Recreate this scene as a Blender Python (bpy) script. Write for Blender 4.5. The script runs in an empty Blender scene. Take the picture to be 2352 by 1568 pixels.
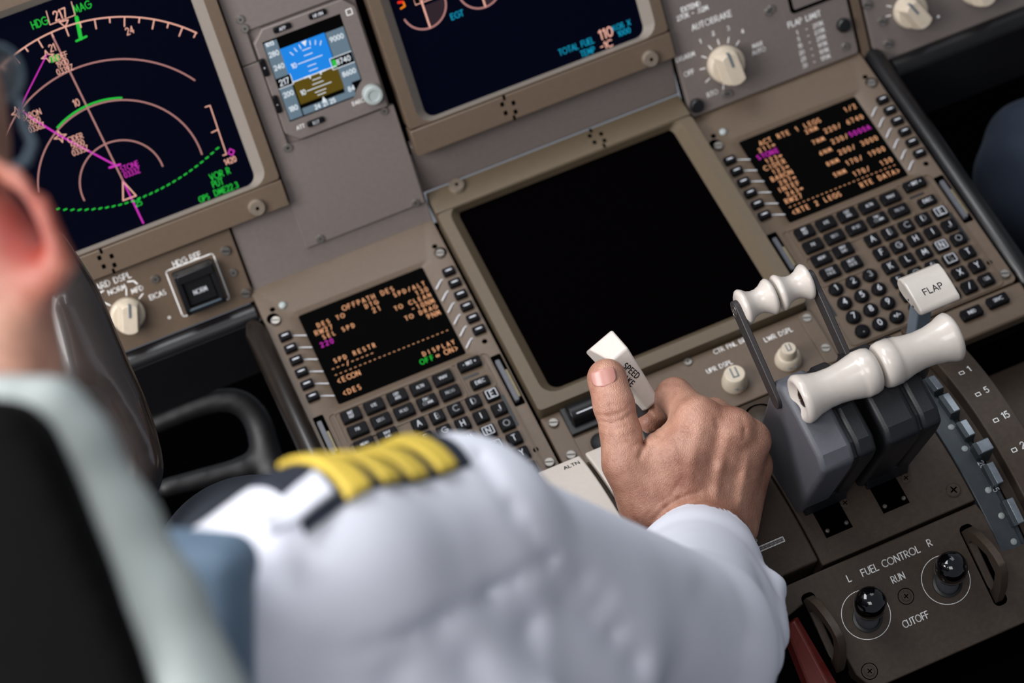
import bpy, bmesh, math, random
import numpy as np
from mathutils import Vector, Matrix
S = bpy.context.scene
COL = S.collection
rad, sin, cos, PI = math.radians, math.sin, math.cos, math.pi

# ------------------------------------------------------------------ frame of reference
# Panel frame, millimetres: u = to the right across the cockpit, v = forward up the aisle
# stand, w = out of the aisle stand towards the pilots.  Origin: middle of the blank display.
TH = rad(20)           # slope of the aisle stand against the horizontal
Z0 = 0.80
def rot2(v, w): return (v*cos(TH) - w*sin(TH), v*sin(TH) + w*cos(TH))
def W(p):
    y, z = rot2(p[1], p[2]); return Vector((p[0]/1000, y/1000, z/1000 + Z0))
def dirW(p):
    y, z = rot2(p[1], p[2]); return Vector((p[0], y, z))

# ------------------------------------------------------------------ camera
FPX = 5206.385
RV = np.array([2.50064508, -0.545606839, 0.0607680530])
def rodr(r):
    t = np.linalg.norm(r); k = r/t
    K = np.array([[0, -k[2], k[1]], [k[2], 0, -k[0]], [-k[1], k[0], 0]])
    return np.eye(3) + sin(t)*K + (1-cos(t))*K@K
RC = rodr(RV); TC = np.array([71.7046376, -62.9871692, 1613.71120]); CC = -RC.T@TC
def at(x, y, z):
    "panel-frame point seen at photo pixel (x, y), z mm along the optical axis"
    return RC.T@(np.array([(x-1176)/FPX*z, (y-784)/FPX*z, z]) - TC)
cam_d = bpy.data.cameras.new('camera'); cam = bpy.data.objects.new('camera', cam_d); COL.objects.link(cam)
mx = Matrix.Identity(4)
for i, r in enumerate((RC[0], -RC[1], -RC[2])):
    d = dirW(r)
    for j in range(3): mx[j][i] = d[j]
mx.translation = W(CC)
cam.matrix_world = mx
cam_d.sensor_width = 36; cam_d.lens = FPX*36/2352
cam_d.clip_start = 0.05; cam_d.clip_end = 50
cam_d.dof.use_dof = True; cam_d.dof.focus_distance = 1.352; cam_d.dof.aperture_fstop = 7.4; cam_d.dof.aperture_blades = 0
S.camera = cam

# ------------------------------------------------------------------ world, lights, exposure
wd = bpy.data.worlds.new('world'); S.world = wd; wd.use_nodes = True
bg = wd.node_tree.nodes['Background']; bg.inputs[0].default_value = (0.78, 0.84, 0.96, 1); bg.inputs[1].default_value = 0.2
def area(name, p, target, sx, sy, e, col):
    l = bpy.data.lights.new(name, 'AREA'); l.shape = 'RECTANGLE'; l.size = sx; l.size_y = sy; l.energy = e; l.color = col
    o = bpy.data.objects.new(name, l); COL.objects.link(o); o.location = W(p)
    o.rotation_euler = (W(target) - W(p)).to_track_quat('-Z', 'Y').to_euler(); return o
area('side_window_light', (-1080, -330, 950), (-150, -120, 80), 0.75, 0.75, 20, (1.0, 0.975, 0.97))
area('windshield_light_left', (-420, 560, 1500), (-100, -200, 200), 1.0, 0.6, 13, (0.95, 0.97, 1.0))
area('windshield_light_right', (560, 560, 1500), (0, -150, 0), 0.75, 0.5, 1.6, (0.92, 0.96, 1.0))
area('shirt_fill_light', (-560, -980, 1950), (-200, -350, 300), 0.8, 0.8, 8, (1.0, 0.98, 0.97))  # added fill above and behind the camera, to brighten the shirt
S.view_settings.view_transform = 'Standard'; S.view_settings.look = 'None'
S.view_settings.exposure = 0.28; S.view_settings.gamma = 1.0; S.view_settings.use_curve_mapping = False

# ------------------------------------------------------------------ materials
def lin(h):
    c = [int(h[i:i+2], 16)/255 for i in (0, 2, 4)]
    return [x/12.92 if x <= .04045 else ((x+.055)/1.055)**2.4 for x in c] + [1]
MATS = {}
def mat(name, hexc, rough=.5, metal=0, noise=.0, nscale=300, bump=0.0, bscale=900, emit=0, spec=.5, sss=0, coat=0, hex2=None, alpha=1):
    m = bpy.data.materials.new(name); m.use_nodes = True; nt = m.node_tree; b = nt.nodes['Principled BSDF']
    c = lin(hexc); b.inputs['Base Color'].default_value = c; b.inputs['Roughness'].default_value = rough
    b.inputs['Metallic'].default_value = metal; b.inputs['Specular IOR Level'].default_value = spec
    tc = nt.nodes.new('ShaderNodeTexCoord')
    if noise or hex2:
        n = nt.nodes.new('ShaderNodeTexNoise'); n.inputs['Scale'].default_value = nscale; n.inputs['Detail'].default_value = 4
        nt.links.new(tc.outputs['Object'], n.inputs['Vector'])
        r = nt.nodes.new('ShaderNodeValToRGB'); r.color_ramp.elements[0].position = .3; r.color_ramp.elements[1].position = .7
        c2 = lin(hex2) if hex2 else [min(1, x*(1+noise)) for x in c[:3]]+[1]
        r.color_ramp.elements[0].color = c if hex2 else [x*(1-noise) for x in c[:3]]+[1]
        r.color_ramp.elements[1].color = c2
        nt.links.new(n.outputs['Fac'], r.inputs[0]); nt.links.new(r.outputs[0], b.inputs['Base Color'])
    if bump:
        n = nt.nodes.new('ShaderNodeTexNoise'); n.inputs['Scale'].default_value = bscale; n.inputs['Detail'].default_value = 3
        nt.links.new(tc.outputs['Object'], n.inputs['Vector'])
        bp = nt.nodes.new('ShaderNodeBump'); bp.inputs['Strength'].default_value = bump; bp.inputs['Distance'].default_value = .0004
        nt.links.new(n.outputs['Fac'], bp.inputs['Height']); nt.links.new(bp.outputs[0], b.inputs['Normal'])
    if emit:
        b.inputs['Emission Color'].default_value = c; b.inputs['Emission Strength'].default_value = emit
    if sss:
        b.inputs['Subsurface Weight'].default_value = sss; b.inputs['Subsurface Radius'].default_value = (.9, .35, .2)
        b.inputs['Subsurface Scale'].default_value = .006
    if coat: b.inputs['Coat Weight'].default_value = coat; b.inputs['Coat Roughness'].default_value = .08
    MATS[name] = m; return m
mat('grey_paint', '69605c', .55, noise=.05, bump=.25, bscale=1500)
mat('bevel_grey', '7d756d', .4, noise=.03)
mat('tan_paint', '584c3b', .5, noise=.05, bump=.25, bscale=1500)
mat('unit_paint', '5b4c3e', .5, noise=.05, bump=.25, bscale=1500)
mat('stand_paint', '3e342c', .48, spec=.3, noise=.06, bump=.3, bscale=1500, hex2='463b32')
mat('black_key', '0d0d10', .5, bump=.15, spec=.1)
mat('black_plastic', '0c0c0e', .38)
mat('black_gloss', '050507', .06, coat=.6)
mat('gap_black', '030303', .9, spec=.0)
mat('screen_glass', '020306', .3, spec=.04)
mat('navy_screen', '030a2c', .35, spec=.0, emit=.14)
MATS['navy_screen'].node_tree.nodes['Principled BSDF'].inputs['Base Color'].default_value = (.0015, .0015, .003, 1)
mat('dead_screen', '030203', .4, spec=.0)
mat('white_paint', 'efeeec', .5)
mat('legend_white', 'c9ccd2', .5)
mat('cream', 'cac1b8', .3, coat=.5, noise=.02)
mat('cream_shade', 'cfc6b6', .35, coat=.4)
mat('cream_knob', 'c1b4a1', .4, noise=.05)
mat('knob_insert', '59636b', .4)
mat('black_ink', '14181c', .5)
mat('steel', '8f8a84', .3, metal=.8, noise=.1)
mat('screw_tan', '8d8072', .35, metal=.5, noise=.1)
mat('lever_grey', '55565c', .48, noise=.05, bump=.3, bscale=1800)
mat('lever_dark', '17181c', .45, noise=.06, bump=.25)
mat('bar_black', '2b2728', .5, noise=.06)
mat('gate_blue', '3d4347', .42, metal=.3, noise=.14, nscale=120)
mat('gate_edge', '8e959c', .3, metal=.7, noise=.12, nscale=200)
mat('stem_blue', '76828f', .4, metal=.2)
mat('roll_black', '0f0e10', .33, noise=.1, bump=.2)
mat('rail_brown', '1b1511', .34, coat=.12, noise=.15, nscale=60)
mat('yoke_brown', '2b2523', .25, coat=.5, noise=.12, nscale=40)
mat('frame_black', '08080a', .55)
mat('red_paint', '64201a', .4, noise=.1)
mat('cloth_navy', '131c28', .9, noise=.3, nscale=1500, bump=.5, bscale=1800)
mat('cloth_blue', '0d1a2b', .85, noise=.25, nscale=900, bump=.4)
mat('gold_braid', 'd9bb48', .55, noise=.18, nscale=900, bump=.9, bscale=1100)
mat('latch_ivory', '857a58', .5, noise=.1)
mat('navy_felt', '151d2c', .85, noise=.2, nscale=900)
mat('seat_dark', '080707', .85, spec=.08, noise=.1)
mat('seat_trim', '99a19f', .5, noise=.05, nscale=30)
mat('seat_blue', '5b7186', .7, noise=.1, nscale=60, hex2='64798d')
mat('dark_floor', '040404', .95, spec=0)
mat('spectacle', '4a5a66', .4)
mat('hair_dark', '1c1716', .7, noise=.3, nscale=800)
for n, h, e in (('sym_pink', 'f0b2a0', 0.80), ('sym_rose', 'c48c88', 0.64), ('sym_green', '2fe04a', 0.60), ('sym_magenta', 'e43ccf', 0.64), ('sym_orange', 'f5b183', 0.72),
                ('sym_cyan', '18a6cf', 0.60), ('sym_amber', 'ff8a1e', 0.72), ('sym_red', 'ff3020', 0.72), ('sym_sky', '1f86e6', 0.80), ('sym_earth', '5a4a14', 0.80),
                ('sym_tape', '6f8494', 0.68), ('sym_white', 'e6eef5', 0.80), ('sym_dim', '40303a', 0.48), ('sym_black', '020203', 0.00)):
    mat(n, h, .5, emit=e, spec=0)
    MATS[n].node_tree.nodes['Principled BSDF'].inputs['Base Color'].default_value = (.002, .002, .002, 1)
# white shirt cloth: fine weave
mat('shirt_white', 'e6e8f2', .85, noise=.02, nscale=40, bump=.25, bscale=1400)
# glass of the spectacles
m = mat('lens_glass', 'c8d4d8', .05)
m.node_tree.nodes['Principled BSDF'].inputs['Transmission Weight'].default_value = .9
# skin with pores, folds and uneven colour
def skin(ear):
    m = mat('skin', 'b4856f', .42, sss=.06); nt = m.node_tree; b = nt.nodes['Principled BSDF']; N = nt.nodes.new; L = nt.links.new
    tc = N('ShaderNodeTexCoord'); ge = N('ShaderNodeNewGeometry')
    n = N('ShaderNodeTexNoise'); n.inputs['Scale'].default_value = 38; n.inputs['Detail'].default_value = 7; n.inputs['Roughness'].default_value = .62
    L(tc.outputs['Object'], n.inputs['Vector'])
    r = N('ShaderNodeValToRGB'); e = r.color_ramp.elements
    e[0].position = .3; e[0].color = lin('8d5d4b'); e[1].position = .7; e[1].color = lin('c4957f')
    L(n.outputs['Fac'], r.inputs[0])
    # shade and light shining through the ear, painted dark red into the skin
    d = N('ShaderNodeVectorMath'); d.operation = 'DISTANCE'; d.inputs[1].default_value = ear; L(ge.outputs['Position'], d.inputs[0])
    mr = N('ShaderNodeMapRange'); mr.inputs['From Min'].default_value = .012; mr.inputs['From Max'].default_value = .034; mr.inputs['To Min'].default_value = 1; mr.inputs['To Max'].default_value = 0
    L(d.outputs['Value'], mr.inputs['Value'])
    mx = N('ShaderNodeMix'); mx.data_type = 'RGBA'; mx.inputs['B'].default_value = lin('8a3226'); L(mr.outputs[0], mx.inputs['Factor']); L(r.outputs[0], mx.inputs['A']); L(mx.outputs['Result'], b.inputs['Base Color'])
    # fine criss-cross skin lines, stretched round the limb, and larger pores
    mp = N('ShaderNodeMapping'); mp.inputs['Scale'].default_value = (1, .45, .7); mp.inputs['Rotation'].default_value = (.35, .25, .95); L(tc.outputs['Object'], mp.inputs[0])
    v = N('ShaderNodeTexVoronoi'); v.inputs['Scale'].default_value = 1150; v.feature = 'DISTANCE_TO_EDGE'; L(mp.outputs[0], v.inputs['Vector'])
    n2 = N('ShaderNodeTexNoise'); n2.inputs['Scale'].default_value = 420; n2.inputs['Detail'].default_value = 8; n2.inputs['Distortion'].default_value = 1.6; L(mp.outputs[0], n2.inputs['Vector'])
    n3 = N('ShaderNodeTexNoise'); n3.inputs['Scale'].default_value = 120; n3.inputs['Detail'].default_value = 3; L(tc.outputs['Object'], n3.inputs['Vector'])
    ma = N('ShaderNodeMath'); ma.operation = 'MULTIPLY_ADD'; ma.inputs[1].default_value = 1.3; L(v.outputs['Distance'], ma.inputs[0]); L(n2.outputs['Fac'], ma.inputs[2])
    mb = N('ShaderNodeMath'); mb.operation = 'MULTIPLY_ADD'; mb.inputs[1].default_value = .6; L(n3.outputs['Fac'], mb.inputs[0]); L(ma.outputs[0], mb.inputs[2])
    bp = N('ShaderNodeBump'); bp.inputs['Strength'].default_value = .6; bp.inputs['Distance'].default_value = .0005
    L(mb.outputs[0], bp.inputs['Height']); L(bp.outputs[0], b.inputs['Normal'])
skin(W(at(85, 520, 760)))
mat('nail', 'b57f74', .36, sss=.1, coat=.1)

# ------------------------------------------------------------------ mesh builder (mm in, metres out)
def circ(cx, cy, r, n=32, a0=0, a1=360, ry=None):
    full = abs(a1-a0) >= 360
    return [(cx + r*cos(rad(a0+(a1-a0)*i/(n if full else n-1))), cy + (ry or r)*sin(rad(a0+(a1-a0)*i/(n if full else n-1)))) for i in range(n)]
def rrect(x0, x1, y0, y1, r, n=6):
    if isinstance(r, (int, float)): r = (r,)*4
    p = []
    for (cx, cy, a), rr in zip(((x1, y1, 0), (x0, y1, 90), (x0, y0, 180), (x1, y0, 270)), r):
        rr = max(rr, .01); sx = -1 if cx == x1 else 1; sy = -1 if cy == y1 else 1
        p += circ(cx+sx*rr, cy+sy*rr, rr, n, a, a+90)
    return p
class MB:
    def __init__(s): s.v, s.f, s.m, s.mats, s.cur = [], [], [], [], 0
    def use(s, name):
        if name not in s.mats: s.mats.append(name)
        s.cur = s.mats.index(name); return s
    def add(s, vs, fs):
        o = len(s.v); s.v += [tuple(map(float, p)) for p in vs]
        for f in fs: s.f.append([o+i for i in f]); s.m.append(s.cur)
    def loop(s, rings, cap0=True, cap1=True, closed=True):
        n = len(rings[0]); vs = [p for r in rings for p in r]; fs = []
        for k in range(len(rings)-1):
            for i in range(n if closed else n-1):
                j = (i+1) % n; fs.append((k*n+i, k*n+j, (k+1)*n+j, (k+1)*n+i))
        if cap0: fs.append(tuple(range(n))[::-1])
        if cap1: fs.append(tuple((len(rings)-1)*n+i for i in range(n)))
        s.add(vs, fs); return s
    def prism(s, poly, z0, z1, inset=0, iz=0):
        c = np.mean(np.array(poly), 0)
        r = [[(x, y, z0) for x, y in poly], [(x, y, z1-iz) for x, y in poly]]
        if inset:
            def sh(p):
                d = np.array(p)-c; return c + np.sign(d)*np.maximum(np.abs(d)-inset, 0)
            r.append([(*sh(p), z1) for p in poly])
        return s.loop(r)
    def box(s, x0, x1, y0, y1, z0, z1): return s.prism([(x0, y0), (x1, y0), (x1, y1), (x0, y1)], z0, z1)
    def ring(s, outer, inner, z0, z1, zin=None, inner_low=None):
        "plate with a hole; inner wall slopes to inner_low at zin"
        zin = z0 if zin is None else zin; il = inner_low or inner
        return s.loop([[(x, y, z0) for x, y in outer], [(x, y, z1) for x, y in outer], [(x, y, z1) for x, y in inner], [(x, y, zin) for x, y in il]], False, False)
    def lathe(s, prof, n=32, c=(0, 0, 0), ax=2):
        rings = []
        for r, z in prof:
            ring = []
            for i in range(n):
                a = 2*PI*i/n; x, y = r*cos(a), r*sin(a)
                ring.append({2: (c[0]+x, c[1]+y, c[2]+z), 0: (c[0]+z, c[1]+x, c[2]+y), 1: (c[0]+y, c[1]+z, c[2]+x)}[ax])
            rings.append(ring)
        return s.loop(rings)
    def tube(s, path, r, n=14, closed=False):
        P = [np.array(p, float) for p in path]; rs = r if isinstance(r, (list, tuple)) else [r]*len(P); rings = []; up = None
        for i, p in enumerate(P):
            t = (P[(i+1) % len(P)]-P[i-1]) if closed or 0 < i < len(P)-1 else (P[1]-P[0] if i == 0 else P[-1]-P[-2])
            t = t/np.linalg.norm(t)
            if up is None: up = np.array([0, 0, 1.]) if abs(t[2]) < .9 else np.array([1., 0, 0])
            a = np.cross(t, up); a /= np.linalg.norm(a); up = np.cross(a, t)
            rings.append([tuple(p + rs[i]*(cos(2*PI*k/n)*a + sin(2*PI*k/n)*up)) for k in range(n)])
        if closed: rings.append(rings[0])
        return s.loop(rings, not closed, not closed)
    def ribbon(s, pts, w, z):
        h = w/2
        for (x0, y0), (x1, y1) in zip(pts, pts[1:]):
            L = math.hypot(x1-x0, y1-y0)
            if L < 1e-6: continue
            nx, ny = -(y1-y0)/L*h, (x1-x0)/L*h
            s.add([(x0+nx, y0+ny, z), (x0-nx, y0-ny, z), (x1-nx, y1-ny, z), (x1+nx, y1+ny, z)], [(0, 1, 2, 3)])
        for x, y in pts:
            s.add([(a, b, z) for a, b in circ(x, y, h, 8)], [tuple(range(8))])
        return s
    def poly(s, pts, z): s.add([(x, y, z) for x, y in pts], [tuple(range(len(pts)))]); return s
    def text(s, t, x, y, h, w, z, sx=1, align='c', gap=.22, mono=0, rot=0):
        "stroke lettering, cap height h, stroke width w, (x, y) = baseline middle / left / right"
        adv = []; tot = 0
        for ch in t:
            a = mono or (GLYPH[ch][0]+gap); adv.append(a); tot += a
        tot -= 0 if mono else gap
        x0 = {'c': -tot/2, 'l': 0, 'r': -tot}[align]
        for ch, a in zip(t, adv):
            off = x0 + ((mono-GLYPH[ch][0])/2 if mono else 0)
            for st in GLYPH[ch][1]:
                pts = [((px+off)*h*sx, py*h) for px, py in st]
                if rot: pts = [(px*cos(rot)-py*sin(rot), px*sin(rot)+py*cos(rot)) for px, py in pts]
                s.ribbon([(x+px, y+py) for px, py in pts], w, z)
            x0 += a
        return s
    def mesh(s, name, smooth=35):
        me = bpy.data.meshes.new(name)
        me.from_pydata([(x/1000, y/1000, z/1000) for x, y, z in s.v], [], s.f)
        for n in s.mats: me.materials.append(MATS[n])
        me.polygons.foreach_set('material_index', s.m)
        bm = bmesh.new(); bm.from_mesh(me); bmesh.ops.recalc_face_normals(bm, faces=bm.faces); bm.to_mesh(me); bm.free()
        me.polygons.foreach_set('use_smooth', [True]*len(me.polygons))
        if hasattr(me, 'set_sharp_from_angle'): me.set_sharp_from_angle(angle=rad(smooth))
        return me
def E(cx, cy, rx, ry, a0, a1, n=9): return [(cx+rx*cos(rad(a0+(a1-a0)*i/(n-1))), cy+ry*sin(rad(a0+(a1-a0)*i/(n-1)))) for i in range(n)]
GLYPH = {
 ' ': (.35, []), 'A': (.66, [[(0, 0), (.33, 1), (.66, 0)], [(.11, .34), (.55, .34)]]),
 'B': (.52, [[(0, .53), (0, 0), (.26, 0)]+E(.26, .265, .26, .265, -90, 90)+[(0, .53), (0, 1), (.24, 1)]+E(.24, .765, .23, .235, 90, -90)]),
 'C': (.68, [E(.46, .5, .46, .5, 50, 310, 15)]), 'D': (.62, [[(0, 0), (0, 1), (.16, 1)]+E(.16, .5, .46, .5, 90, -90, 13)+[(0, 0)]]),
 'E': (.46, [[(.46, 1), (0, 1), (0, 0), (.46, 0)], [(0, .52), (.42, .52)]]), 'F': (.46, [[(.46, 1), (0, 1), (0, 0)], [(0, .52), (.42, .52)]]),
 'G': (.76, [E(.46, .5, .46, .5, 50, 360, 16)+[(.5, .5)]]), 'H': (.58, [[(0, 0), (0, 1)], [(.58, 0), (.58, 1)], [(0, .5), (.58, .5)]]),
 'I': (.1, [[(.05, 0), (.05, 1)]]), 'J': (.4, [[(.4, 1), (.4, .22)]+E(.2, .22, .2, .22, 0, -180)]),
 'K': (.55, [[(0, 0), (0, 1)], [(.5, 1), (0, .45)], [(.15, .6), (.55, 0)]]), 'L': (.42, [[(0, 1), (0, 0), (.42, 0)]]),
 'M': (.78, [[(0, 0), (.12, 1), (.39, .15), (.66, 1), (.78, 0)]]), 'N': (.64, [[(0, 0), (0, 1), (.64, 0), (.64, 1)]]),
 'O': (.92, [E(.46, .5, .46, .5, 0, 360, 21)]), 'P': (.5, [[(0, 0), (0, 1), (.24, 1)]+E(.24, .73, .25, .27, 90, -90)+[(0, .46)]]),
 'Q': (.92, [E(.46, .5, .46, .5, 0, 360, 21), [(.55, .25), (.9, -.02)]]),
 'R': (.54, [[(0, 0), (0, 1), (.24, 1)]+E(.24, .73, .25, .27, 90, -90)+[(0, .46)], [(.22, .46), (.54, 0)]]),
 'S': (.5, [E(.25, .75, .22, .25, 40, 270)+E(.25, .25, .25, .25, 90, -140)]), 'T': (.54, [[(0, 1), (.54, 1)], [(.27, 1), (.27, 0)]]),
 'U': (.56, [[(0, 1), (0, .28)]+E(.28, .28, .28, .28, 180, 360)+[(.56, 1)]]), 'V': (.62, [[(0, 1), (.31, 0), (.62, 1)]]),
 'W': (.9, [[(0, 1), (.22, 0), (.45, .9), (.68, 0), (.9, 1)]]), 'X': (.58, [[(0, 0), (.58, 1)], [(0, 1), (.58, 0)]]),
 'Y': (.58, [[(0, 1), (.29, .5), (.58, 1)], [(.29, .5), (.29, 0)]]), 'Z': (.54, [[(0, 1), (.54, 1), (0, 0), (.54, 0)]]),
 '0': (.54, [E(.27, .5, .27, .5, 0, 360, 17)]), '1': (.22, [[(0, .82), (.2, 1), (.2, 0)]]),
 '2': (.5, [E(.25, .74, .25, .26, 170, -20)+[(0, 0), (.52, 0)]]), '3': (.5, [E(.25, .76, .22, .24, 150, -90)+E(.25, .26, .26, .26, 90, -150)]),
 '4': (.56, [[(.42, 0), (.42, 1), (0, .3), (.56, .3)]]), '5': (.5, [[(.46, 1), (.1, 1), (.04, .55)]+E(.24, .32, .27, .32, 115, -140)]),
 '6': (.52, [[(.4, 1), (.06, .48)]+E(.27, .29, .26, .29, 150, 510, 15)]), '7': (.5, [[(0, 1), (.5, 1), (.16, 0)]]),
 '8': (.52, [E(.26, .76, .22, .24, 0, 360, 13), E(.26, .26, .26, .26, 0, 360, 13)]), '9': (.52, [[(.12, 0), (.46, .52)]+E(.26, .71, .26, .29, -30, 330, 15)]),
 '/': (.42, [[(0, 0), (.42, 1)]]), '-': (.36, [[(0, .45), (.36, .45)]]), '+': (.46, [[(0, .5), (.46, .5)], [(.23, .26), (.23, .74)]]), '.': (.12, [[(.06, .03), (.06, .04)]]),
 '<': (.46, [[(.46, .85), (0, .45), (.46, .05)]]), '>': (.46, [[(0, .85), (.46, .45), (0, .05)]]), '*': (.7, [[(0, .45), (.7, .45)], [(.18, .68), (0, .45), (.18, .22)], [(.52, .68), (.7, .45), (.52, .22)]]),
}
# ------------------------------------------------------------------ frames and object helpers
def frame(o, x, y, z):
    m = Matrix.Identity(4)
    for i, a in enumerate((x, y, z)):
        d = dirW(a)
        for j in range(3): m[j][i] = d[j]
    m.translation = W(o); return m
PHM = 1.00875911; V1, W1 = 124.0677, 62.0330   # front instrument panel: slope and foot
TF = rad(20)
def FP2(u, v, w=0): return frame((u, v, w), (1, 0, 0), (0, 1, 0), (0, 0, 1))
def FMIP(u, s, h=0):
    return frame((u, V1+s*cos(PHM)-h*sin(PHM), W1+s*sin(PHM)+h*cos(PHM)), (1, 0, 0), (0, cos(PHM), sin(PHM)), (0, -sin(PHM), cos(PHM)))
def FFU(x, y, h=0): return frame((35+x, -355+y*cos(TF)-h*sin(TF), 64.4+y*sin(TF)+h*cos(TF)), (1, 0, 0), (0, cos(TF), sin(TF)), (0, -sin(TF), cos(TF)))
DV, DW, DR = -275., -98., 180.                # dome of the control stand
def dpt(a, r=DR): a = rad(a); return (DV-r*sin(a), DW+r*cos(a))
def FD(u, a, r=DR):
    v, w = dpt(a, r); a = rad(a)
    return frame((u, v, w), (1, 0, 0), (0, cos(a), sin(a)), (0, -sin(a), cos(a)))
def thing(name, label, cat, M, group=None, kind=None):
    o = bpy.data.objects.new(name, None); COL.objects.link(o); o.matrix_world = M; o.empty_display_size = .01
    if kind: o['kind'] = kind
    else: o['label'] = label; o['category'] = cat
    if group: o['group'] = group
    return o
def part(name, mb, parent, bev=0, label=None, loc=None, seg=2, smooth=35):
    me = mb if isinstance(mb, bpy.types.Mesh) else mb.mesh(name, smooth)
    o = bpy.data.objects.new(name, me); COL.objects.link(o)
    if parent is not None: o.parent = parent
    if loc is not None: o.matrix_local = loc if isinstance(loc, Matrix) else Matrix.Translation(Vector(loc)/1000)
    if label: o['label'] = label
    if bev:
        b = o.modifiers.new('bevel', 'BEVEL'); b.width = bev/1000; b.segments = seg; b.limit_method = 'ANGLE'; b.angle_limit = rad(40); b.harden_normals = False
    return o
def struct(name, mb, M=None, bev=0):
    o = part(name, mb, None, bev)
    if M is not None: o.matrix_world = M
    o['kind'] = 'structure'; return o
def world_part(name, mb, parent, inv, **k):
    return part(name, mb, parent, **k)
# shared screws
def screw_mesh(r, h, matname, slot='cross'):
    b = MB().use(matname); b.lathe([(r, 0), (r, h*.55), (r*.86, h), (r*.1, h)], 24)
    b.use('gap_black')
    if slot == 'cross':
        for a in (20, 110): b.ribbon([(r*.5*cos(rad(a)), r*.5*sin(rad(a))), (-r*.5*cos(rad(a)), -r*.5*sin(rad(a)))], r*.2, h+.05)
    elif slot == 'line': b.ribbon([(-r*.65, r*.25), (r*.65, -r*.25)], r*.22, h+.05)
    elif slot == 'hex': b.poly(circ(0, 0, r*.24, 6), h+.05)
    return b.mesh('screw')
SCR_BIG = screw_mesh(6.2, 3.6, 'screw_tan', 'hex')
SCR_MID = screw_mesh(3.6, 2.2, 'steel', 'line')
SCR_SM = screw_mesh(3.1, 1.4, 'steel', 'hex')
SCR_X = screw_mesh(4.6, 1.2, 'stand_paint', 'cross')
SCR_XS = screw_mesh(3.1, .7, 'stand_paint', 'cross')
def screw(parent, x, y, z, me, name='screw'): return part(name, me, parent, loc=(x, y, z))
# ================================================================== the setting
b = MB().use('dark_floor'); b.box(-1400, 1400, -1500, 1200, -30, 0); struct('floor', b, Matrix.Translation((0, 0, 0.02)))
b = MB().use('gap_black'); b.box(-248, -103.6, -140, 260, -14, -6); b.box(-103.6, 103.6, -20, 260, -14, -9); b.box(103.6, 243, -75, 260, -14, -6); b.box(243, 620, -90, 260, -14, -6); b.box(-620, -248, -82, 260, -14, -6)
struct('wall_front', b, FMIP(0, 0))
# body of the aisle stand under the displays and keypad units
b = MB().use('gap_black'); b.box(-243, 246, -178, 88, -60, -9)
struct('trim_1', b, FP2(0, 0))
# grey shroud between the front panel and the left keypad unit
b = MB().use('grey_paint'); b.box(-243, -104, -86, -22, -6, -2.5); struct('trim_2', b, FMIP(0, 0), .8)
# filler strip between the two centre displays
b = MB().use('grey_paint')
b.loop([[(u, 117.5, 46), (u, 105, 7.5), (u, 109, 2), (u, 124, 46)] for u in (-103, 102)])
struct('trim_3', b, FP2(0, 0), .6)
# brown side wall below the right keypad unit, seen past the flap arc
b = MB().use('stand_paint'); b.box(160, 420, -420, -176, -75, -55); struct('trim_4', b, FP2(0, 0), 3)
b = MB().use('gap_black'); b.box(246, 620, -420, 120, -330, -300); b.box(-700, -252, -420, 60, -330, -300)  # black sheets put in for the shade of both footwells
struct('footwell_shade', b, FP2(0, 0))

b = MB().use('grey_paint'); b.box(-197.6, -108, 14, 108, -6, -3.6); struct('trim_6', b, FMIP(0, 0))
# ================================================================== display units
def display_unit(name, label, M, flip, scr, paint, screws, hinge):
    t = thing(name, label, 'display', M)
    k = -1 if flip else 1
    oy0, oy1 = (-101.6, 82.5) if flip else (-86.5, 101.6)
    b = MB().use(paint)
    out = rrect(-101.6, 101.6, oy0, oy1, 3); inn = rrect(-93, 93, -92.5 if flip else -85.4, 84.6 if flip else 92, 11); low = rrect(-85, 85, -85, 85, 7)
    b.loop([[(x, y, z) for x, y in q_] for q_, z in ((out, -8), (out, 7), (inn, 7))], False, False)
    b.use(paint if flip else 'bevel_grey').loop([[(x, y, z) for x, y in q_] for q_, z in ((inn, 7), (low, -1.5))], False, False)
    part('bezel', b, t, .7)
    b = MB().use(scr); b.poly(rrect(-87, 87, -87, 87, 2), -.6)
    sc = part('screen', b, t)
    y0, y1 = (83, 103.5) if flip else (-106.5, -87)
    b = MB().use(paint); b.box(-101.6, 101.6, y0, y1, -6, 8)
    st = part('cover_strip', b, t, .6)
    b = MB().use('gap_black')            # interlocking hinge slots
    hx = hinge; ym = (y0+y1)/2
    for dx, dy, w, h in ((-1.5, 8.6, 1, 4), (-4.2, 4.4, 1.4, 3.4), (4, 2.4, 1.4, 3.4), (-3.6, -2.6, 1.4, 3.4), (3.6, -4.4, 1.4, 3.4), (1.5, -8.4, 1, 4)):
        b.poly(rrect(hx+dx-w, hx+dx+w, ym+dy-h/2, ym+dy+h/2, .6, 3), 8.08)
    part('hinge_slot', b, st)
    for x, y in screws: screw(t, x, y, 8, SCR_BIG)
    return t, sc
nd, nds = display_unit('navigation_display', 'square map display with pink range arcs and green dashed track, upper left', FMIP(-301, 86), 0, 'navy_screen', 'unit_paint', [(79, -99)], -31)
ei, eis = display_unit('engine_display', 'dark engine display reading total fuel 110, top centre', FMIP(0, 85), 0, 'navy_screen', 'unit_paint', [(82, -100)], -28)
mf, mfs = display_unit('lower_display', 'blank black square display between the two keypad units', FP2(0, 0), 1, 'dead_screen', 'tan_paint', [(-79, 98)], 31)

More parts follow.
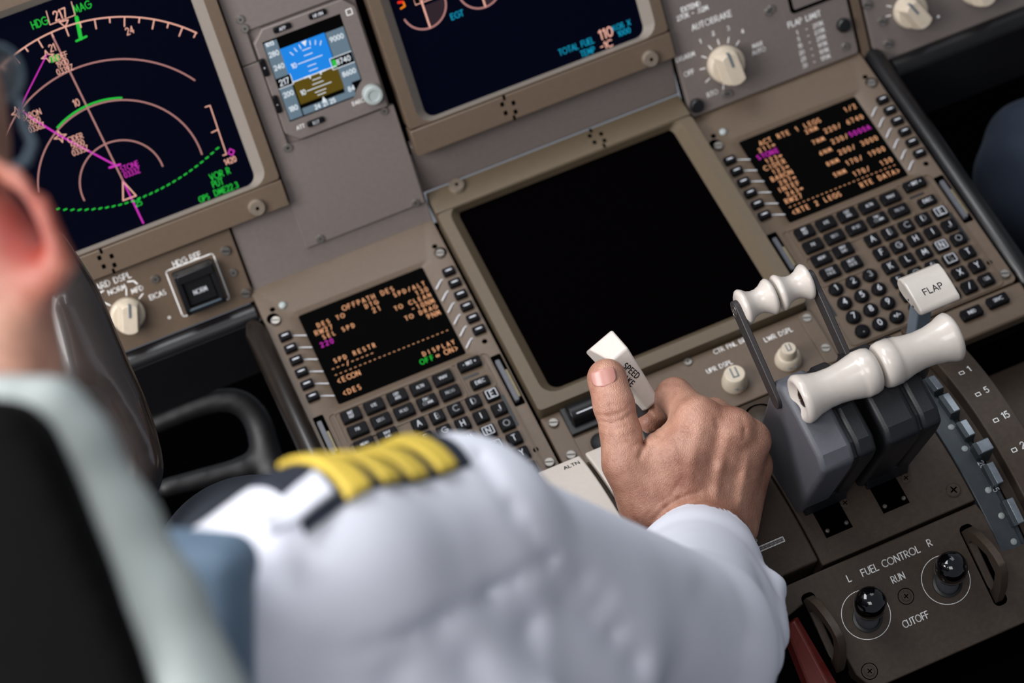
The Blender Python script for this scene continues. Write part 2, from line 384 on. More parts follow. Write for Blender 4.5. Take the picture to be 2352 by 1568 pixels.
# ---- navigation map symbols (thin raised phosphor lines on the glass)
def nl(b, m, pts, w=1.1): b.use(m).ribbon([(x+301, y-86) for x, y in pts], w, -.35)
def nt(b, m, t, x, y, h=4.3, w=.62, **k): b.use(m).text(t, x+301, y-86-h/2, h, w, -.3, sx=.82, **k)
b = MB()
AX, AY = -302, 36.7
def narc(r, a0, a1, n=40): return [(AX+r*sin(rad(a0+(a1-a0)*i/(n-1))), AY+r*cos(rad(a0+(a1-a0)*i/(n-1)))) for i in range(n)]
nl(b, 'sym_rose', narc(29.3, -96, 90)); nl(b, 'sym_rose', narc(57.6, -76, 92)); nl(b, 'sym_rose', narc(86, -55, 55)); nl(b, 'sym_pink', narc(115, -46, 46), 1.0)
nl(b, 'sym_green', [(x, y+1.6) for x, y in narc(57.6, -29, 20)], 1.3)
for i in range(-9, 10):
    a = i*5+.8
    if abs(a) < 46:
        L = 6.5 if i % 2 == 0 else 3.5
        nl(b, 'sym_pink', [(AX+115*sin(rad(a)), AY+115*cos(rad(a))), (AX+(115-L)*sin(rad(a)), AY+(115-L)*cos(rad(a)))], .9)
nl(b, 'sym_rose', [(-310.6, 150), (-301.7, 36.7)], 1.2)
nl(b, 'sym_pink', [(-301.9, 36.7), (-306.5, 23.6), (-297, 23.5), (-301.9, 36.7)], 1.0)
nl(b, 'sym_magenta', [(-348.4, 108.2), (-330.1, 82.4), (-302.8, 49.5)], 1.3); nl(b, 'sym_magenta', [(-301.7, 36.7), (-299.2, 3)], 1.2)
nl(b, 'sym_magenta', [(-349.9, 109), (-318.6, 138.3)], .8); nl(b, 'sym_magenta', [(-307, 49.2), (-299.5, 48.6)], 1.6)
for sx, sy in ((-350.8, 108.1), (-330.3, 82), (-318.5, 137)):
    nl(b, 'sym_pink', [(sx+(4.3 if i % 2 == 0 else 1.5)*cos(rad(i*45+90)), sy+(4.3 if i % 2 == 0 else 1.5)*sin(rad(i*45+90))) for i in range(9)], .7)
nl(b, 'sym_pink', [(-308.4, 166), (-309.4, 156.5), (-291.6, 156.8), (-290.8, 166)], .6)
nl(b, 'sym_pink', [(-303, 155.9), (-297, 155.4), (-300.4, 151.6), (-303, 155.9)], .8)
nl(b, 'sym_green', [(-291.2, 155), (-293.6, 140.5)], 2.6); nl(b, 'sym_green', [(-297, 140), (-289.6, 140.6)], 1.5)
nt(b, 'sym_green', 'HDG', -315.5, 160.2, 5.2); nt(b, 'sym_pink', '217', -300.6, 160.8, 6.2, .9); nt(b, 'sym_green', 'MAG', -285.4, 160.4, 5.2)
nt(b, 'sym_pink', '24', -261.2, 134.2, 4.8); nt(b, 'sym_pink', '21', -313.6, 141.4, 4.8); nt(b, 'sym_pink', '10', -312, 100.2, 4.8)
for ls, x, y, m in ((('INDEF', '1900', '0339Z'), -311, 134, 'sym_pink'), (('BARON', '3000', '0336Z'), -343, 103.4, 'sym_pink'), (('CIDER', '5000', '0335Z'), -321.3, 77.5, 'sym_pink'), (('STONE', '0333Z'), -294, 45, 'sym_magenta')):
    for i, l in enumerate(ls): nt(b, m, l, x, y-4.8*i, 3.9, .5)
nt(b, 'sym_green', 'IND', -314.5, 134, 3.9, .6)
for i in range(27):
    x = -351+i*4.5; y = 20.6 + 14.0*((x+297)/54)**2*(1 if x < -297 else .72)
    nl(b, 'sym_green', [(x, y), (x+2, y + (.02 if x < -297 else .25)*2)], 1.1)
nl(b, 'sym_pink', [(-231, 65.5), (-227.6, 65.4), (-228.5, 28.2), (-231, 28.4)], .8); nl(b, 'sym_pink', [(-228.2, 47.2), (-233, 46.8)], .8)
nl(b, 'sym_magenta', [(-227, 28.5), (-224.8, 31), (-222.6, 28.5), (-224.8, 26), (-227, 28.5)], .9)
nt(b, 'sym_pink', '1420', -227.5, 23, 4); nt(b, 'sym_green', 'VOR R', -237.5, 16.6, 4.6); nt(b, 'sym_green', 'PUT', -241, 11, 4.6); nt(b, 'sym_green', 'DME22.3', -237, 4.6, 4.4)
nt(b, 'sym_green', 'GPS', -253.7, 4.2, 4); nt(b, 'sym_green', '25', -297.3, 18, 4.2)
part('map_symbols', b, nds)

# ---- engine display symbols
b = MB()
def el(m, pts, w=1.1): b.use(m).ribbon([(x, y-85) for x, y in pts], w, -.35)
def et(m, t, x, y, h=4, w=.7, **k): b.use(m).text(t, x, y-85-h/2, h, w, -.3, **k)
for cx, cy, r in ((-63.8, 78, 16.2), (-21.5, 78, 16.2)):
    b.use('sym_dim').poly([(cx+.5, cy-84.8)]+[(cx+(r-1)*cos(rad(a)), cy-85+(r-1)*sin(rad(a))) for a in range(-88, 5, 6)], -.4)
    el('sym_rose', [(cx+r*cos(rad(a)), cy+r*sin(rad(a))) for a in range(-165, 25, 6)], 1.3); el('sym_pink', [(cx-.4, cy+8), (cx, cy-r)], 1.3)
    b.use('sym_black').box(cx-5, cx+15, cy-81, cy-72, -.36, -.33); et('sym_pink', '58.5', cx+5, cy+7, 5.5, .9); el('sym_pink', [(cx-5, cy+3), (cx-5, cy+12), (cx+15, cy+12), (cx+15, cy+3), (cx-5, cy+3)], .6)
el('sym_red', [(-80, 87), (-77, 86.4)], 1.8); el('sym_amber', [(-76.6, 86), (-76.4, 83), (-79.6, 82.3)], 1.3)
et('sym_cyan', 'EGT', -42.7, 63.8, 4.2); et('sym_pink', '110', 57.6, 12, 7, 1.1); et('sym_pink', '-1C', 55.6, 3.6, 5, .9)
et('sym_cyan', 'TOTAL FUEL', 34, 10.6, 4.4, .66, sx=.84); et('sym_cyan', 'TEMP', 41, 3.6, 4.4, .66, sx=.84); et('sym_cyan', 'KGS X', 70.4, 13.2, 3.8); et('sym_cyan', '1000', 71, 7.8, 3.8)
part('engine_symbols', b, eis)

# ================================================================== knobs
def pointer_knob(name, parent, x, y, z, r, h, ang, mat1='cream_knob'):
    b = MB().use(mat1)
    b.lathe([(r*1.0, 0), (r, h*.32), (r*.9, h*.42), (r*.2, h*.45)], 40)
    w = r*.52
    pts = [(px, max(-w, min(w, py))) for px, py in circ(0, 0, r*.97, 40)]
    b.loop([[(px*1.0, py*1.25, h*.3) for px, py in pts], [(px*.98, py, h*.75) for px, py in pts], [(px*.9, py*.82, h) for px, py in pts]])
    k = part(name, b, parent, .4)
    k.matrix_local = Matrix.Translation((x/1000, y/1000, z/1000)) @ Matrix.Rotation(ang, 4, 'Z')
    b = MB().use('knob_insert'); b.box(r*.15, r*.9, -r*.07, r*.07, h-.2, h+.35); b.box(r*.86, r*.93, -r*.07, r*.07, h*.35, h+.3)
    part('pointer', b, k)
    return k
def skirt_knob(parent, x, y, z, r, h, ang, parts=1):
    b = MB().use('cream_knob')
    b.lathe([(r, 0), (r, h*.25), (r*.84, h*.9), (r*.74, h), (r*.1, h)], 36)
    b.use('knob_insert')
    for a in (250, 280): b.lathe([(r*.13, 0), (r*.13, .6), (.05, .7)], 10, (r*.93*cos(rad(a)), r*.93*sin(rad(a)), h*.45))
    k = part('knob', b, parent, .3); k.matrix_local = Matrix.Translation((x/1000, y/1000, z/1000))
    top = h
    if parts == 2:
        b = MB().use('cream_knob'); b.lathe([(r*.62, h), (r*.58, h*1.8), (r*.5, h*1.95), (r*.1, h*1.95)], 30); part('inner_knob', b, k, .2); top = h*1.95
        r *= .68
    b = MB().use('knob_insert'); d = r*.5
    p = [(-r*.2, d), (-r*.2, -d*.6), (r*.2, -d*.6), (r*.2, d)]
    p = [(px*cos(ang)-py*sin(ang), px*sin(ang)+py*cos(ang)) for px, py in p]; b.ribbon(p, r*.13, top+.1)
    part('pointer', b, k)
    return k

# ================================================================== standby flight instrument
t = thing('standby_instrument', 'small square flight display showing blue sky over brown ground', 'instrument', FMIP(-147.5, 62))
def lx(x): return x+147.5
def ly(y): return y-62
b = MB().use('grey_paint')
out = [(-37.6, -34), (-29, -42), (37.6, -42), (37.6, 34), (30, 42), (-29, 42), (-37.6, 34)]
def resamp(poly, n=28):
    P = np.array(poly+[poly[0]], float); d = np.r_[0, np.cumsum(np.hypot(*np.diff(P, axis=0).T))]
    return [(np.interp(x, d, P[:, 0]), np.interp(x, d, P[:, 1])) for x in np.linspace(0, d[-1], n, endpoint=False)]
scr = [(-32, -27), (16, -27), (18, -24), (22, -20), (25.5, -17), (25.5, 33.2), (-32, 33.2)]
b.prism(out, -5, 3)
part('case', b, t, .8)
b = MB().use('sym_black'); b.poly(scr, 3.1)
sc = part('screen', b, t)
b = MB(); Zs = 3.25
def q(m, x0, x1, y0, y1, z=Zs): b.use(m).add([(lx(x0), ly(y0), z), (lx(x1), ly(y0), z), (lx(x1), ly(y1), z), (lx(x0), ly(y1), z)], [(0, 1, 2, 3)])
q('sym_tape', -179, -169.5, 36, 94); q('sym_tape', -136, -122.6, 46, 86); q('sym_tape', -168.5, -133, 36, 41); q('sym_tape', -136, -129.5, 36, 46)
q('sym_sky', -169.5, -136.5, 61.2, 86.5); q('sym_earth', -168.4, -135.4, 44, 61.2)
q('sym_black', -179.5, -168.5, 60, 67.5, Zs+.05); q('sym_black', -138.5, -123, 59.5, 67.2, Zs+.05); q('sym_green', -138, -135.5, 60.5, 66, Zs+.1)
def wl(pts, w=.6): b.use('sym_white').ribbon([(lx(x), ly(y)) for x, y in pts], w, Zs+.12)
def wt(s_, x, y, h=3.4, w=.6): b.use('sym_white').text(s_, lx(x), ly(y)-h/2, h, w, Zs+.14)
wl([(-139, 59.3), (-139, 67.4), (-123, 67.4)], .5); wl([(-139, 59.3), (-123, 59.3)], .5); wl([(-168.4, 67.5), (-168.4, 60), (-179, 60)], .5); wl([(-168.6, 61.2), (-136, 61.2)], .7)
for y, h in ((72, 9), (68, 3), (76, 3), (64.5, 3), (80, 3), (57.5, 3), (54.5, 4), (51.6, 9), (48.5, 4), (46, 3)): wl([(-152-h, y), (-152+h, y)], .55)
wt('10', -164, 72); wt('10', -164, 51.7); wt('280', -174.5, 85); wt('240', -174, 75); wt('217', -174, 63.7, 4); wt('200', -174, 54.5); wt('180', -174, 43.5); wt('9000', -129.5, 80)
wt('8740', -130, 63.4, 3.6); wt('8600', -129, 53.5); wt('84', -131, 42); wt('1013', -175, 92.5, 2.6); wt('24 21 25', -152, 38.5, 3)
for a in (-30, -20, -10, 10, 20, 30): wl([(-152+20*sin(rad(a)), 62+20*cos(rad(a))), (-152+23*sin(rad(a)), 62+23*cos(rad(a)))], .6)
b.use('sym_white').poly([(lx(-152), ly(82)), (lx(-154), ly(86)), (lx(-150), ly(86))], Zs+.12)
b.use('sym_white').poly([(lx(-153.5), ly(40)), (lx(-150), ly(40)), (lx(-151.8), ly(44))], Zs+.12)
wl([(-160, 61.2), (-156, 61.2), (-156, 59.6)], 1.1); wl([(-144, 61.2), (-148, 61.2), (-148, 59.6)], 1.1)
part('flight_picture', b, sc)
for x, y, w, h, s_ in ((-163.3, 100.2, 13, 4.2, 'APP'), (-137, 100.6, 13, 4.2, 'HP/IN'), (-162.3, 28.6, 13, 4.2, 'RST'), (-184, 78.3, 4.2, 13, '+'), (-184, 50.5, 4.2, 13, '-')):
    b = MB().use('black_key'); b.prism(rrect(lx(x)-w/2, lx(x)+w/2, ly(y)-h/2, ly(y)+h/2, 1.6), 2.5, 5, .6, .6)
    b.use('legend_white').text(s_, lx(x), ly(y)-1.1, 2.2, .4, 5.1); part('button', b, t)
b = MB().use('white_paint'); b.text('ATT', lx(-173.5), ly(27.6), 2.6, .45, 3.1); b.text('BARO', lx(-129), ly(29.6), 2.8, .45, 3.1); b.ribbon([(lx(-117.5), ly(96)), (lx(-113.5), ly(96)), (lx(-113.5), ly(92)), (lx(-117.5), ly(92)), (lx(-117.5), ly(96))], .6, 3.1)
part('lettering', b, t)
b = MB().use('seat_trim'); b.lathe([(7, 0), (7, 6), (6.2, 7), (4.2, 7.2), (3.8, 6.4), (.2, 6.4)], 40); part('knob', b, t, loc=(lx(-118.5), ly(33.3), 3), label='silver knob at the lower right corner')
# grey plates round it
t = thing('blank_panel', 'plain grey panel below the small flight display', 'panel', FMIP(-149.5, -21))
b = MB().use('grey_paint'); b.prism([(-48.3, -38), (44, -38), (44, 39.5), (-36.2, 39.5), (-36.2, 103.4), (-48.3, 103.4)], -5, 0); part('plate', b, t, .7)
for x, y in ((-187, 27.9), (-186.3, 17.2), (-113.6, 18.2), (-112.6, -56.5), (-186.3, -55.5)): screw(t, x+149.5, min(38, max(-36, y+21)), 0, SCR_SM)
t = thing('upper_panel', 'grey panel above the small flight display', 'panel', FMIP(-149.5, 140))
b = MB().use('grey_paint'); b.prism([(-48.3, -57), (-37, -57), (-37, -34.5), (44, -34.5), (44, 40), (-48.3, 40)], -5, 0); part('plate', b, t, .7)
for x, y in ((-188.3, 115), (-187.4, 108)): screw(t, x+149.5, y-140, 0, SCR_SM)

# ================================================================== autobrake and flap limit panel
t = thing('autobrake_panel', 'grey panel lettered AUTOBRAKE with cream pointer knob', 'panel', FMIP(172.5, -10))
X = lambda x: x-172.5
Y = lambda y: y+10
b = MB().use('grey_paint'); b.prism(rrect(X(103.5), X(242), Y(-73.5), Y(60), 3), -6, .5); part('plate', b, t, .8)
pointer_knob('knob', t, X(138.2), Y(-42.5), .5, 14, 19, rad(97))
b = MB().use('white_paint'); Zp = .62
def tx(s_, x, y, h, w=.62, **k): b.text(s_, X(x), Y(y)-h/2, h, w*1.15, Zp, **k)
tx('AUTOBRAKE', 136.5, -7.6, 4.4); tx('DISARM', 110.5, -26.5, 3.4, .5); tx('OFF', 110, -39.3, 3.4, .5); tx('RTO', 123.5, -60.8, 3.4, .5); tx('1', 124.4, -19.5, 3); tx('2', 135.4, -17.2, 3); tx('3', 147.6, -17.8, 3); tx('4', 157.5, -24, 3)
tx('MAX', 166, -38, 3.2, .5); tx('AUTO', 166, -43, 3.2, .5); tx('FLAP LIMIT', 206, -32.6, 4.2); tx('EXTEND', 124, 8, 3.4); tx('270K - .82M', 124, 3, 3.4)
for i, (n, k) in enumerate((('1', '255K'), ('5', '235K'), ('15', '215K'), ('20', '195K'), ('25', '185K'), ('30', '170K'))):
    tx(n, 198.2, -40.5-i*5.3, 3, .5); tx('-', 206, -40.5-i*5.3, 3, .5); tx(k, 215.5, -40.5-i*5.3, 3, .5)
for a in (205, 172, 143, 116, 92, 66, 40, 252):
    b.ribbon([(X(138.2)+15.5*cos(rad(a)), Y(-42.5)+15.5*sin(rad(a))), (X(138.2)+19.5*cos(rad(a)), Y(-42.5)+19.5*sin(rad(a)))], .8, Zp)
part('lettering', b, t)
for x, y in ((182.8, -15.7), (180, -17), (135.3, -65.5), (232.2, -64.4), (133, -65)): screw(t, X(x), Y(y), .5, SCR_SM)
for x, y in ((109, -65), (234.3, -47.9)):
    b = MB().use('black_plastic'); b.lathe([(5.4, 0), (5.4, 3), (4.4, 4.4), (.5, 4.6)], 24); part('rubber_stop', b, t, loc=(X(x), Y(y), .5))
b = MB().use('gap_black'); o = rrect(X(197), X(238), Y(-25.5), Y(20), 3); b.ring(o, rrect(X(199.5), X(235.5), Y(-23), Y(18), 2), .4, 1.2); b.use('grey_paint').box(X(199.5), X(235.5), Y(-23), Y(18), .3, .9)
part('lever_gate', b, t)

# ---- first officer's corner panel with cream knobs
t = thing('corner_panel', 'grey panel with two cream knobs in the upper right corner', 'panel', FMIP(320, -40))
b = MB().use('grey_paint'); b.box(-66, 120, -48, 90, -6, 0); part('plate', b, t, .8)
b = MB().use('unit_paint'); b.box(-75, -68, -48, 90, -6, -1); part('edge_strip', b, t, .8)
pointer_knob('knob', t, 288-320, -60.3+40+4, 0, 13, 18, rad(118)); pointer_knob('knob', t, 343-320, -62+40+4, 0, 13, 18, rad(100))
b = MB().use('white_paint')
for a in (150, 175): b.ribbon([(-32+15*cos(rad(a)), -16+15*sin(rad(a))), (-32+19*cos(rad(a)), -16+19*sin(rad(a)))], .8, .1)
b.lathe([(1.2, 0), (.4, 1)], 10, (-10, -30, 0)); part('lettering', b, t)
for x, y in ((265.1, -56.3), (265.6, -74.9), (256.2, -39.7)): screw(t, x-320, y+40, 0, SCR_MID)
def roll(name, label, u0, u1, s, r):
    b = MB().use('roll_black'); b.tube([(u0, 0, 0), (u0+3, 0, 0), (u1-3, 0, 0), (u1, 0, 0)], [r*.7, r, r, r*.7], 20)
    b.loop([[(u, 3, r*.6), (u, -2, r*.98), (u, -46, -6), (u, -44, -14), (u, 0, -12)] for u in (u0+1, u1-1)])
    t = part(name, b, None); t.matrix_world = FMIP(0, s); t['label'] = label; t['category'] = 'padding'; return t
roll('padded_roll', 'black padded roll below the panel with the HDG REF switch', -460, -245, -92, 9)
roll('padded_roll', 'black padded roll along the foot of the upper right corner panel', 262, 470, -97, 10)

# ================================================================== inboard display selector
t = thing('selector_panel', 'brown panel with INBOARD DSPL knob and HDG REF switch', 'panel', FMIP(-320, -52))
X = lambda x: x+320
Y = lambda y: y+52
b = MB().use('unit_paint'); b.box(X(-420), X(-244.5), Y(-82), Y(-23.5), -6, .5); part('plate', b, t, .7)
pointer_knob('knob', t, X(-332.5), Y(-55), .5, 12.2, 15, rad(72))
b = MB().use('white_paint')
tx('INBOARD DSPL', -340, -28.6, 4.4); tx('NORM', -333, -35.6, 3.6, .5); tx('NAV', -350, -38.6, 3.6, .5); tx('MFD', -320, -41, 3.6, .5); tx('EICAS', -308, -50.3, 3.6, .5); tx('PFD', -356, -55, 3.6, .5); tx('HDG REF', -280, -33.2, 4)
for a in (178, 131, 72, 32): b.ribbon([(X(-332.5)+13.5*cos(rad(a)), Y(-55)+13.5*sin(rad(a))), (X(-332.5)+18*cos(rad(a)), Y(-55)+18*sin(rad(a)))], .9, Zp)
b.ribbon([(X(-348), Y(-36)), (X(-346), Y(-33.4)), (X(-342), Y(-32.8))], 1.2, Zp); b.ribbon([(X(-324), Y(-33)), (X(-320), Y(-34)), (X(-318.5), Y(-37))], 1.2, Zp)
b.ribbon(rrect(X(-297), X(-261.5), Y(-73), Y(-36), 2)+[(X(-261.5), Y(-38))], .9, Zp); b.ribbon(circ(X(-306.2), Y(-69.5), .8, 8), .8, Zp)
part('lettering', b, t)
b = MB().use('black_plastic'); b.prism(rrect(X(-294), X(-264.5), Y(-69.5), Y(-38.5), 1.5), 0, 7); b.box(X(-294), X(-290), Y(-69.5), Y(-38.5), 6, 12); b.box(X(-268.5), X(-264.5), Y(-69.5), Y(-38.5), 6, 12); b.box(X(-294), X(-264.5), Y(-69.5), Y(-65), 6, 12); b.box(X(-292), X(-266), Y(-45), Y(-38.5), 6, 13.5)
b.prism(rrect(X(-289.5), X(-269), Y(-64), Y(-46), 1), 7, 9.5)
b.use('legend_white').text('NORM', X(-279.3), Y(-57), 3.4, .55, 9.6, sx=.8); b.use('sym_tape').ribbon([(X(-291), Y(-66)), (X(-268), Y(-66))], .7, 12.1)
part('guarded_switch', b, t, .5)
for x, y, me in ((-252.5, -37.6, SCR_MID), (-252.8, -55.3, SCR_SM), (-249.7, -73.2, SCR_MID), (-305.6, -38.5, SCR_SM)): screw(t, X(x), Y(y), .5, me)

# ================================================================== keypad units
def key_mesh(w, h, d, legend, lh, shape='rect', boxed=False, sx=1, lw=.42):
    b = MB().use('black_key')
    if shape == 'round': b.lathe([(w/2, 0), (w/2, d*.6), (w*.40, d*.95), (w*.30, d), (.2, d)], 28)
    else: b.prism(rrect(-w/2, w/2, -h/2, h/2, 1.1, 4), 0, d, .7, .7)
    b.use('legend_white'); n = len(legend)
    for i, l in enumerate(legend):
        if l == '--': b.ribbon([(-2, .1), (2, .1)], 1.1, d+.06)
        else: b.text(l, 0, (n-1)*(lh*.68)-i*lh*1.36-lh/2, lh, lw, d+.06, sx=sx)
    if boxed: b.ribbon([(-3.6, -3.3), (3.6, -3.3), (3.6, 3.3), (-3.6, 3.3), (-3.6, -3.3)], .55, d+.06)
    return b.mesh('key', 30)
FN = [['INIT|REF', 'RTE', 'DEP|ARR', 'ALTN', 'VNAV'], ['FIX', 'LEGS', 'HOLD', 'FMC|COMM', 'PROG'], ['MENU', 'NAV|RAD'], ['PREV|PAGE', 'NEXT|PAGE']]
AL = ['ABCDE', 'FGHIJ', 'KLMNO', 'PQRST', 'UVWXY', ['Z', 'SP', 'DEL', '/', 'CLR']]
NU = ['123', '456', '789', ['.', '0', '+/-']]
def mesh_cache(): pass
KEYS = []
ZK = -2.4
for j, row in enumerate(FN):
    for i, l in enumerate(row): KEYS.append(('function_key', -42.8+17.13*i, -52.8-12.93*j, key_mesh(14.2, 9.4, 3.6, l.split('|'), 2.35, sx=.78, lw=.3)))
for j, row in enumerate(AL):
    for i, l in enumerate(row): KEYS.append(('letter_key', -3.2+13.53*i, -79.8-13*j, key_mesh(10.2, 9.4, 3.6, [l], 4.6 if len(l) == 1 else 2.6, boxed=l in ('N', 'E', 'S', 'W'), sx=1 if len(l) == 1 else .8, lw=.62 if len(l) == 1 else .4)))
for j, row in enumerate(NU):
    for i, l in enumerate(row): KEYS.append(('number_key', -45.8+13.37*i, -105.6-13*j, key_mesh(10.6, 10.6, 3.8, [l], 4.4 if len(l) == 1 else 2.8, 'round', lw=.62)))
KEYS.append(('exec_key', 47.5, -67.2, key_mesh(13.4, 7.4, 3.4, ['EXEC'], 2.7, sx=.85)))
KEYS.append(('brightness_rocker', 46.7, -50.2, key_mesh(16.5, 8, 4, ['- BRT +'], 2.5, sx=.85)))
LSK = key_mesh(9, 6.2, 3.6, ['--'], 2)
for s_ in (-1, 1):
    for i in range(6): KEYS.append(('line_select_key', 62.6*s_+1.2, 28.9-11.1*i, LSK))
def keypad_unit(label, u, lines, paint):
    t = thing('keypad_unit', label, 'keypad', FP2(u, 8.8, 0), 'flight keypad units')
    b = MB().use(paint)
    o = rrect(-70.5, 70.5, -153.5, 82, 4); i_ = rrect(-54, 57, -44, 47, 4); lo = rrect(-46.5, 48.5, -37.5, 43.8, 2)
    b.ring(o, i_, -12, ZK, -5.5, lo)
    b.ring(rrect(-54, 36, -74, -45, 3), rrect(-53, 35, -73, -46, 2), ZK-.2, ZK+.7)
    b.ring(rrect(37, 58, -74, -45, 3), rrect(38, 57, -73, -46, 2), ZK-.2, ZK+.7)
    b.ring(rrect(-54, -17, -100, -73, 3), rrect(-53, -18, -99, -74, 2), ZK-.2, ZK+.7)
    b.ring(rrect(-58.5, 61.5, -152.5, -44.5, 4), rrect(-57.6, 60.6, -151.6, -45.4, 3), ZK-.2, ZK+.8)
    b.use('legend_white')
    for s_ in (-1, 1):
        for k in range(6):
            y = 26.6-11.1*k
            if s_ > 0: b.ribbon([(50.2, y-6.6), (55.5, y-1.6), (57, y-1)], .9, ZK+.3)
            else: b.ribbon([(-47.5, y-2.6), (-54, y+.5), (-56, y+1.2)], .7, ZK+.3)
    b.use('gap_black')
    for x, y in ((-61.7, 55.5), (63.3, 54.9), (-62.5, -44.4), (63.9, -36.1), (61, -132), (-59, -132)): b.lathe([(2, 0), (2, .15), (.1, .2)], 16, (x, y, ZK))
    b.lathe([(4.6, 0), (4.6, .2), (.1, .3)], 20, (65, 48, ZK)); b.lathe([(4.6, 0), (4.6, .2), (.1, .3)], 20, (-64, 48, ZK))
    b.use('black_plastic'); b.prism(rrect(55.6, 58.8, -109, -82, .4), ZK-.2, ZK+.15); b.prism(rrect(38.5, 50, -59.4, -57.4, .6), ZK-.2, ZK+.2); b.prism(rrect(-57, -54.5, -125, -101, .4), ZK-.2, ZK+.15)
    fr = part('faceplate', b, t, .6)
    b = MB().use('sym_black'); b.poly(rrect(-47, 49, -38, 44.5, 1), -5.2); sc = part('screen', b, t)
    b = MB()
    for (s_, c, x, y, al, h) in lines: b.use(c).text(s_, x*3.66-41.9, 35.8-y*5.55-h/2, h, .6, -5.0, align=al, mono=3.66/(h*.86), sx=.86)
    part('readout', b, sc)
    for n, x, y, me in KEYS: part(n, me, t, loc=(x, y, ZK))
    b = MB().use('seat_trim'); b.lathe([(2.7, 0), (2.7, 1.6), (1.6, 2.6), (.1, 2.8)], 18); part('status_lamp', b, t, loc=(-54, 55.2, ZK), label='pale round lamp in the top left corner')
    for x, y in ((-63, 44.5), (64.2, 46.5), (65, -146)): screw(t, x, y, ZK+.3, SCR_MID)
    for x, y0, y1 in ((-64.8, -78, -48), (65, -92, -56)):                # side latches
        b = MB().use('lever_grey'); b.prism(rrect(x-1.6, x+1.6, y0, y1, .8), ZK, ZK+3); b.use('latch_ivory').prism(rrect(x+1.8, x+3.6, y0+3, y1-9, .5), ZK, ZK+1.5); b.use('gap_black').prism(rrect(x-3, x+4.6, y0-3, y1+6, 1), ZK, ZK+.25)
        part('latch', b, t)
    return t
P, G_, Mg = 'sym_orange', 'sym_green', 'sym_magenta'
def page(rows): return [(s_, c, x, r, 'l', 4.0 if r % 2 == 0 or r > 11 else 3.4) for s_, c, x, r in rows]
L1 = page([('OFFPATH DES', P, 7, 0), ('DES TO', P, 1, 1), ('DTG', P, 11, 1), ('SPD/ALT', P, 17, 1), ('RW27', P, 0, 2), ('21', P, 12, 2), ('130', P, 21, 2), ('SEL SPD', P, 1, 3), ('TO CLEAN', P, 16, 3), ('220', Mg, 0, 4), ('-10NM', P, 19, 4), ('TO DRAG', P, 17, 5), ('9NM', P, 21, 6),
      ('SPD RESTR', P, 1, 7), ('---/-----', P, 0, 8), ('------------------------', P, 0, 9), ('<ECON', P, 0, 10), ('DISPLAY', P, 17, 11), ('<DES', P, 0, 12), ('OFF', G_, 16, 12), ('*', P, 19.2, 12), ('ON>', P, 21, 12)])
L2 = page([('ACT RTE 1 LEGS', P, 2, 0), ('1/2', P, 21, 0), ('211*', P, 1, 1), ('2NM', P, 11.5, 1), ('STONE', Mg, 0, 2), ('220/', P, 15, 2), ('6740', P, 20, 2), ('123*', P, 1, 3), ('7NM', P, 11.5, 3), ('CIDER', P, 0, 4), ('230/', P, 15, 4), ('5000A', Mg, 19, 4), ('123*', P, 1, 5), ('6NM', P, 11.5, 5),
      ('BARON', P, 0, 6), ('200/', P, 15, 6), ('3000', P, 20, 6), ('207*', P, 1, 7), ('8NM', P, 11.5, 7), ('INTEF', P, 0, 8), ('170/', P, 15, 8), ('1900', P, 20, 8), ('263*', P, 1, 9), ('5NM', P, 11.5, 9), ('RW27', P, 0, 10), ('170/', P, 15, 10), ('130', P, 21, 10), ('------------------------', P, 0, 11), ('<RTE 2 LEGS', P, 0, 12), ('RTE DATA>', P, 15, 12)])
keypad_unit('keypad unit with OFFPATH DES on its screen, left of the blank display', -175.1, L1, 'unit_paint')
keypad_unit('keypad unit with RTE 1 LEGS on its screen, right of the blank display', 172.7, L2, 'unit_paint')

# ---- strip with INBD and SRVC keys below the right unit
t = thing('service_panel', 'narrow brown strip with INBD and SRVC keys below the right keypad unit', 'panel', FP2(192, -160, 0))
b = MB().use('unit_paint'); b.prism(rrect(-72, 52, -13, 13.2, (2, 2, 2, 9)), -14, -1); part('plate', b, t, 1.4)
for x, y, l in ((8, 3.2, 'INBD'), (29, 4.4, 'SRVC')): part('key', key_mesh(15.5, 8, 4.5, [l], 2.6, sx=.85), t, loc=(x, y, -1.2))

# ================================================================== panel with the display brightness knobs
t = thing('brightness_panel', 'tan panel with UPR DSPL and LWR DSPL knobs below the blank display', 'panel', FP2(0, -127, 0))
Y = lambda y: y+127
b = MB().use('unit_paint'); b.box(-102, 103, Y(-152), Y(-103), -10, -1.5); part('plate', b, t, .6)
skirt_knob(t, 29.5, Y(-135), -1.5, 9, 12.5, rad(-4)); skirt_knob(t, 70.5, Y(-134.5), -1.5, 9.4, 8, rad(-4), 2)
b = MB().use('white_paint')
for s_, x, y, h in (('CTR PNL BRT', 41, -106.2, 3.4), ('UPR DSPL', 26, -118.4, 3.4), ('LWR DSPL', 74, -112.6, 3.6)): b.text(s_, x, Y(y)-h/2, h, .5, -1.42)
part('lettering', b, t)
for x, y, me in ((8.2, -104.8, SCR_SM), (-95.2, -109.4, SCR_MID), (-94.8, -137.7, SCR_MID), (97.5, -109.1, SCR_MID), (97.5, -136.7, SCR_MID)): screw(t, x, Y(y)-1, -1.5, me)
b = MB().use('unit_paint'); b.prism(rrect(92.5, 102.5, Y(-150), Y(-104), 4), -2, 0); part('edge_strip', b, t, .5)
b = MB().use('black_plastic'); b.tube([(-85, Y(-113), 3), (-84, Y(-113), 3), (-58, Y(-113), 3), (-57, Y(-113), 3)], [6, 8.5, 8.5, 6], 24); b.box(-88, -54, Y(-126), Y(-104), -2, 2.5); b.use('legend_white').ribbon([(-80, Y(-117)), (-66, Y(-117))], .9, 11.2)
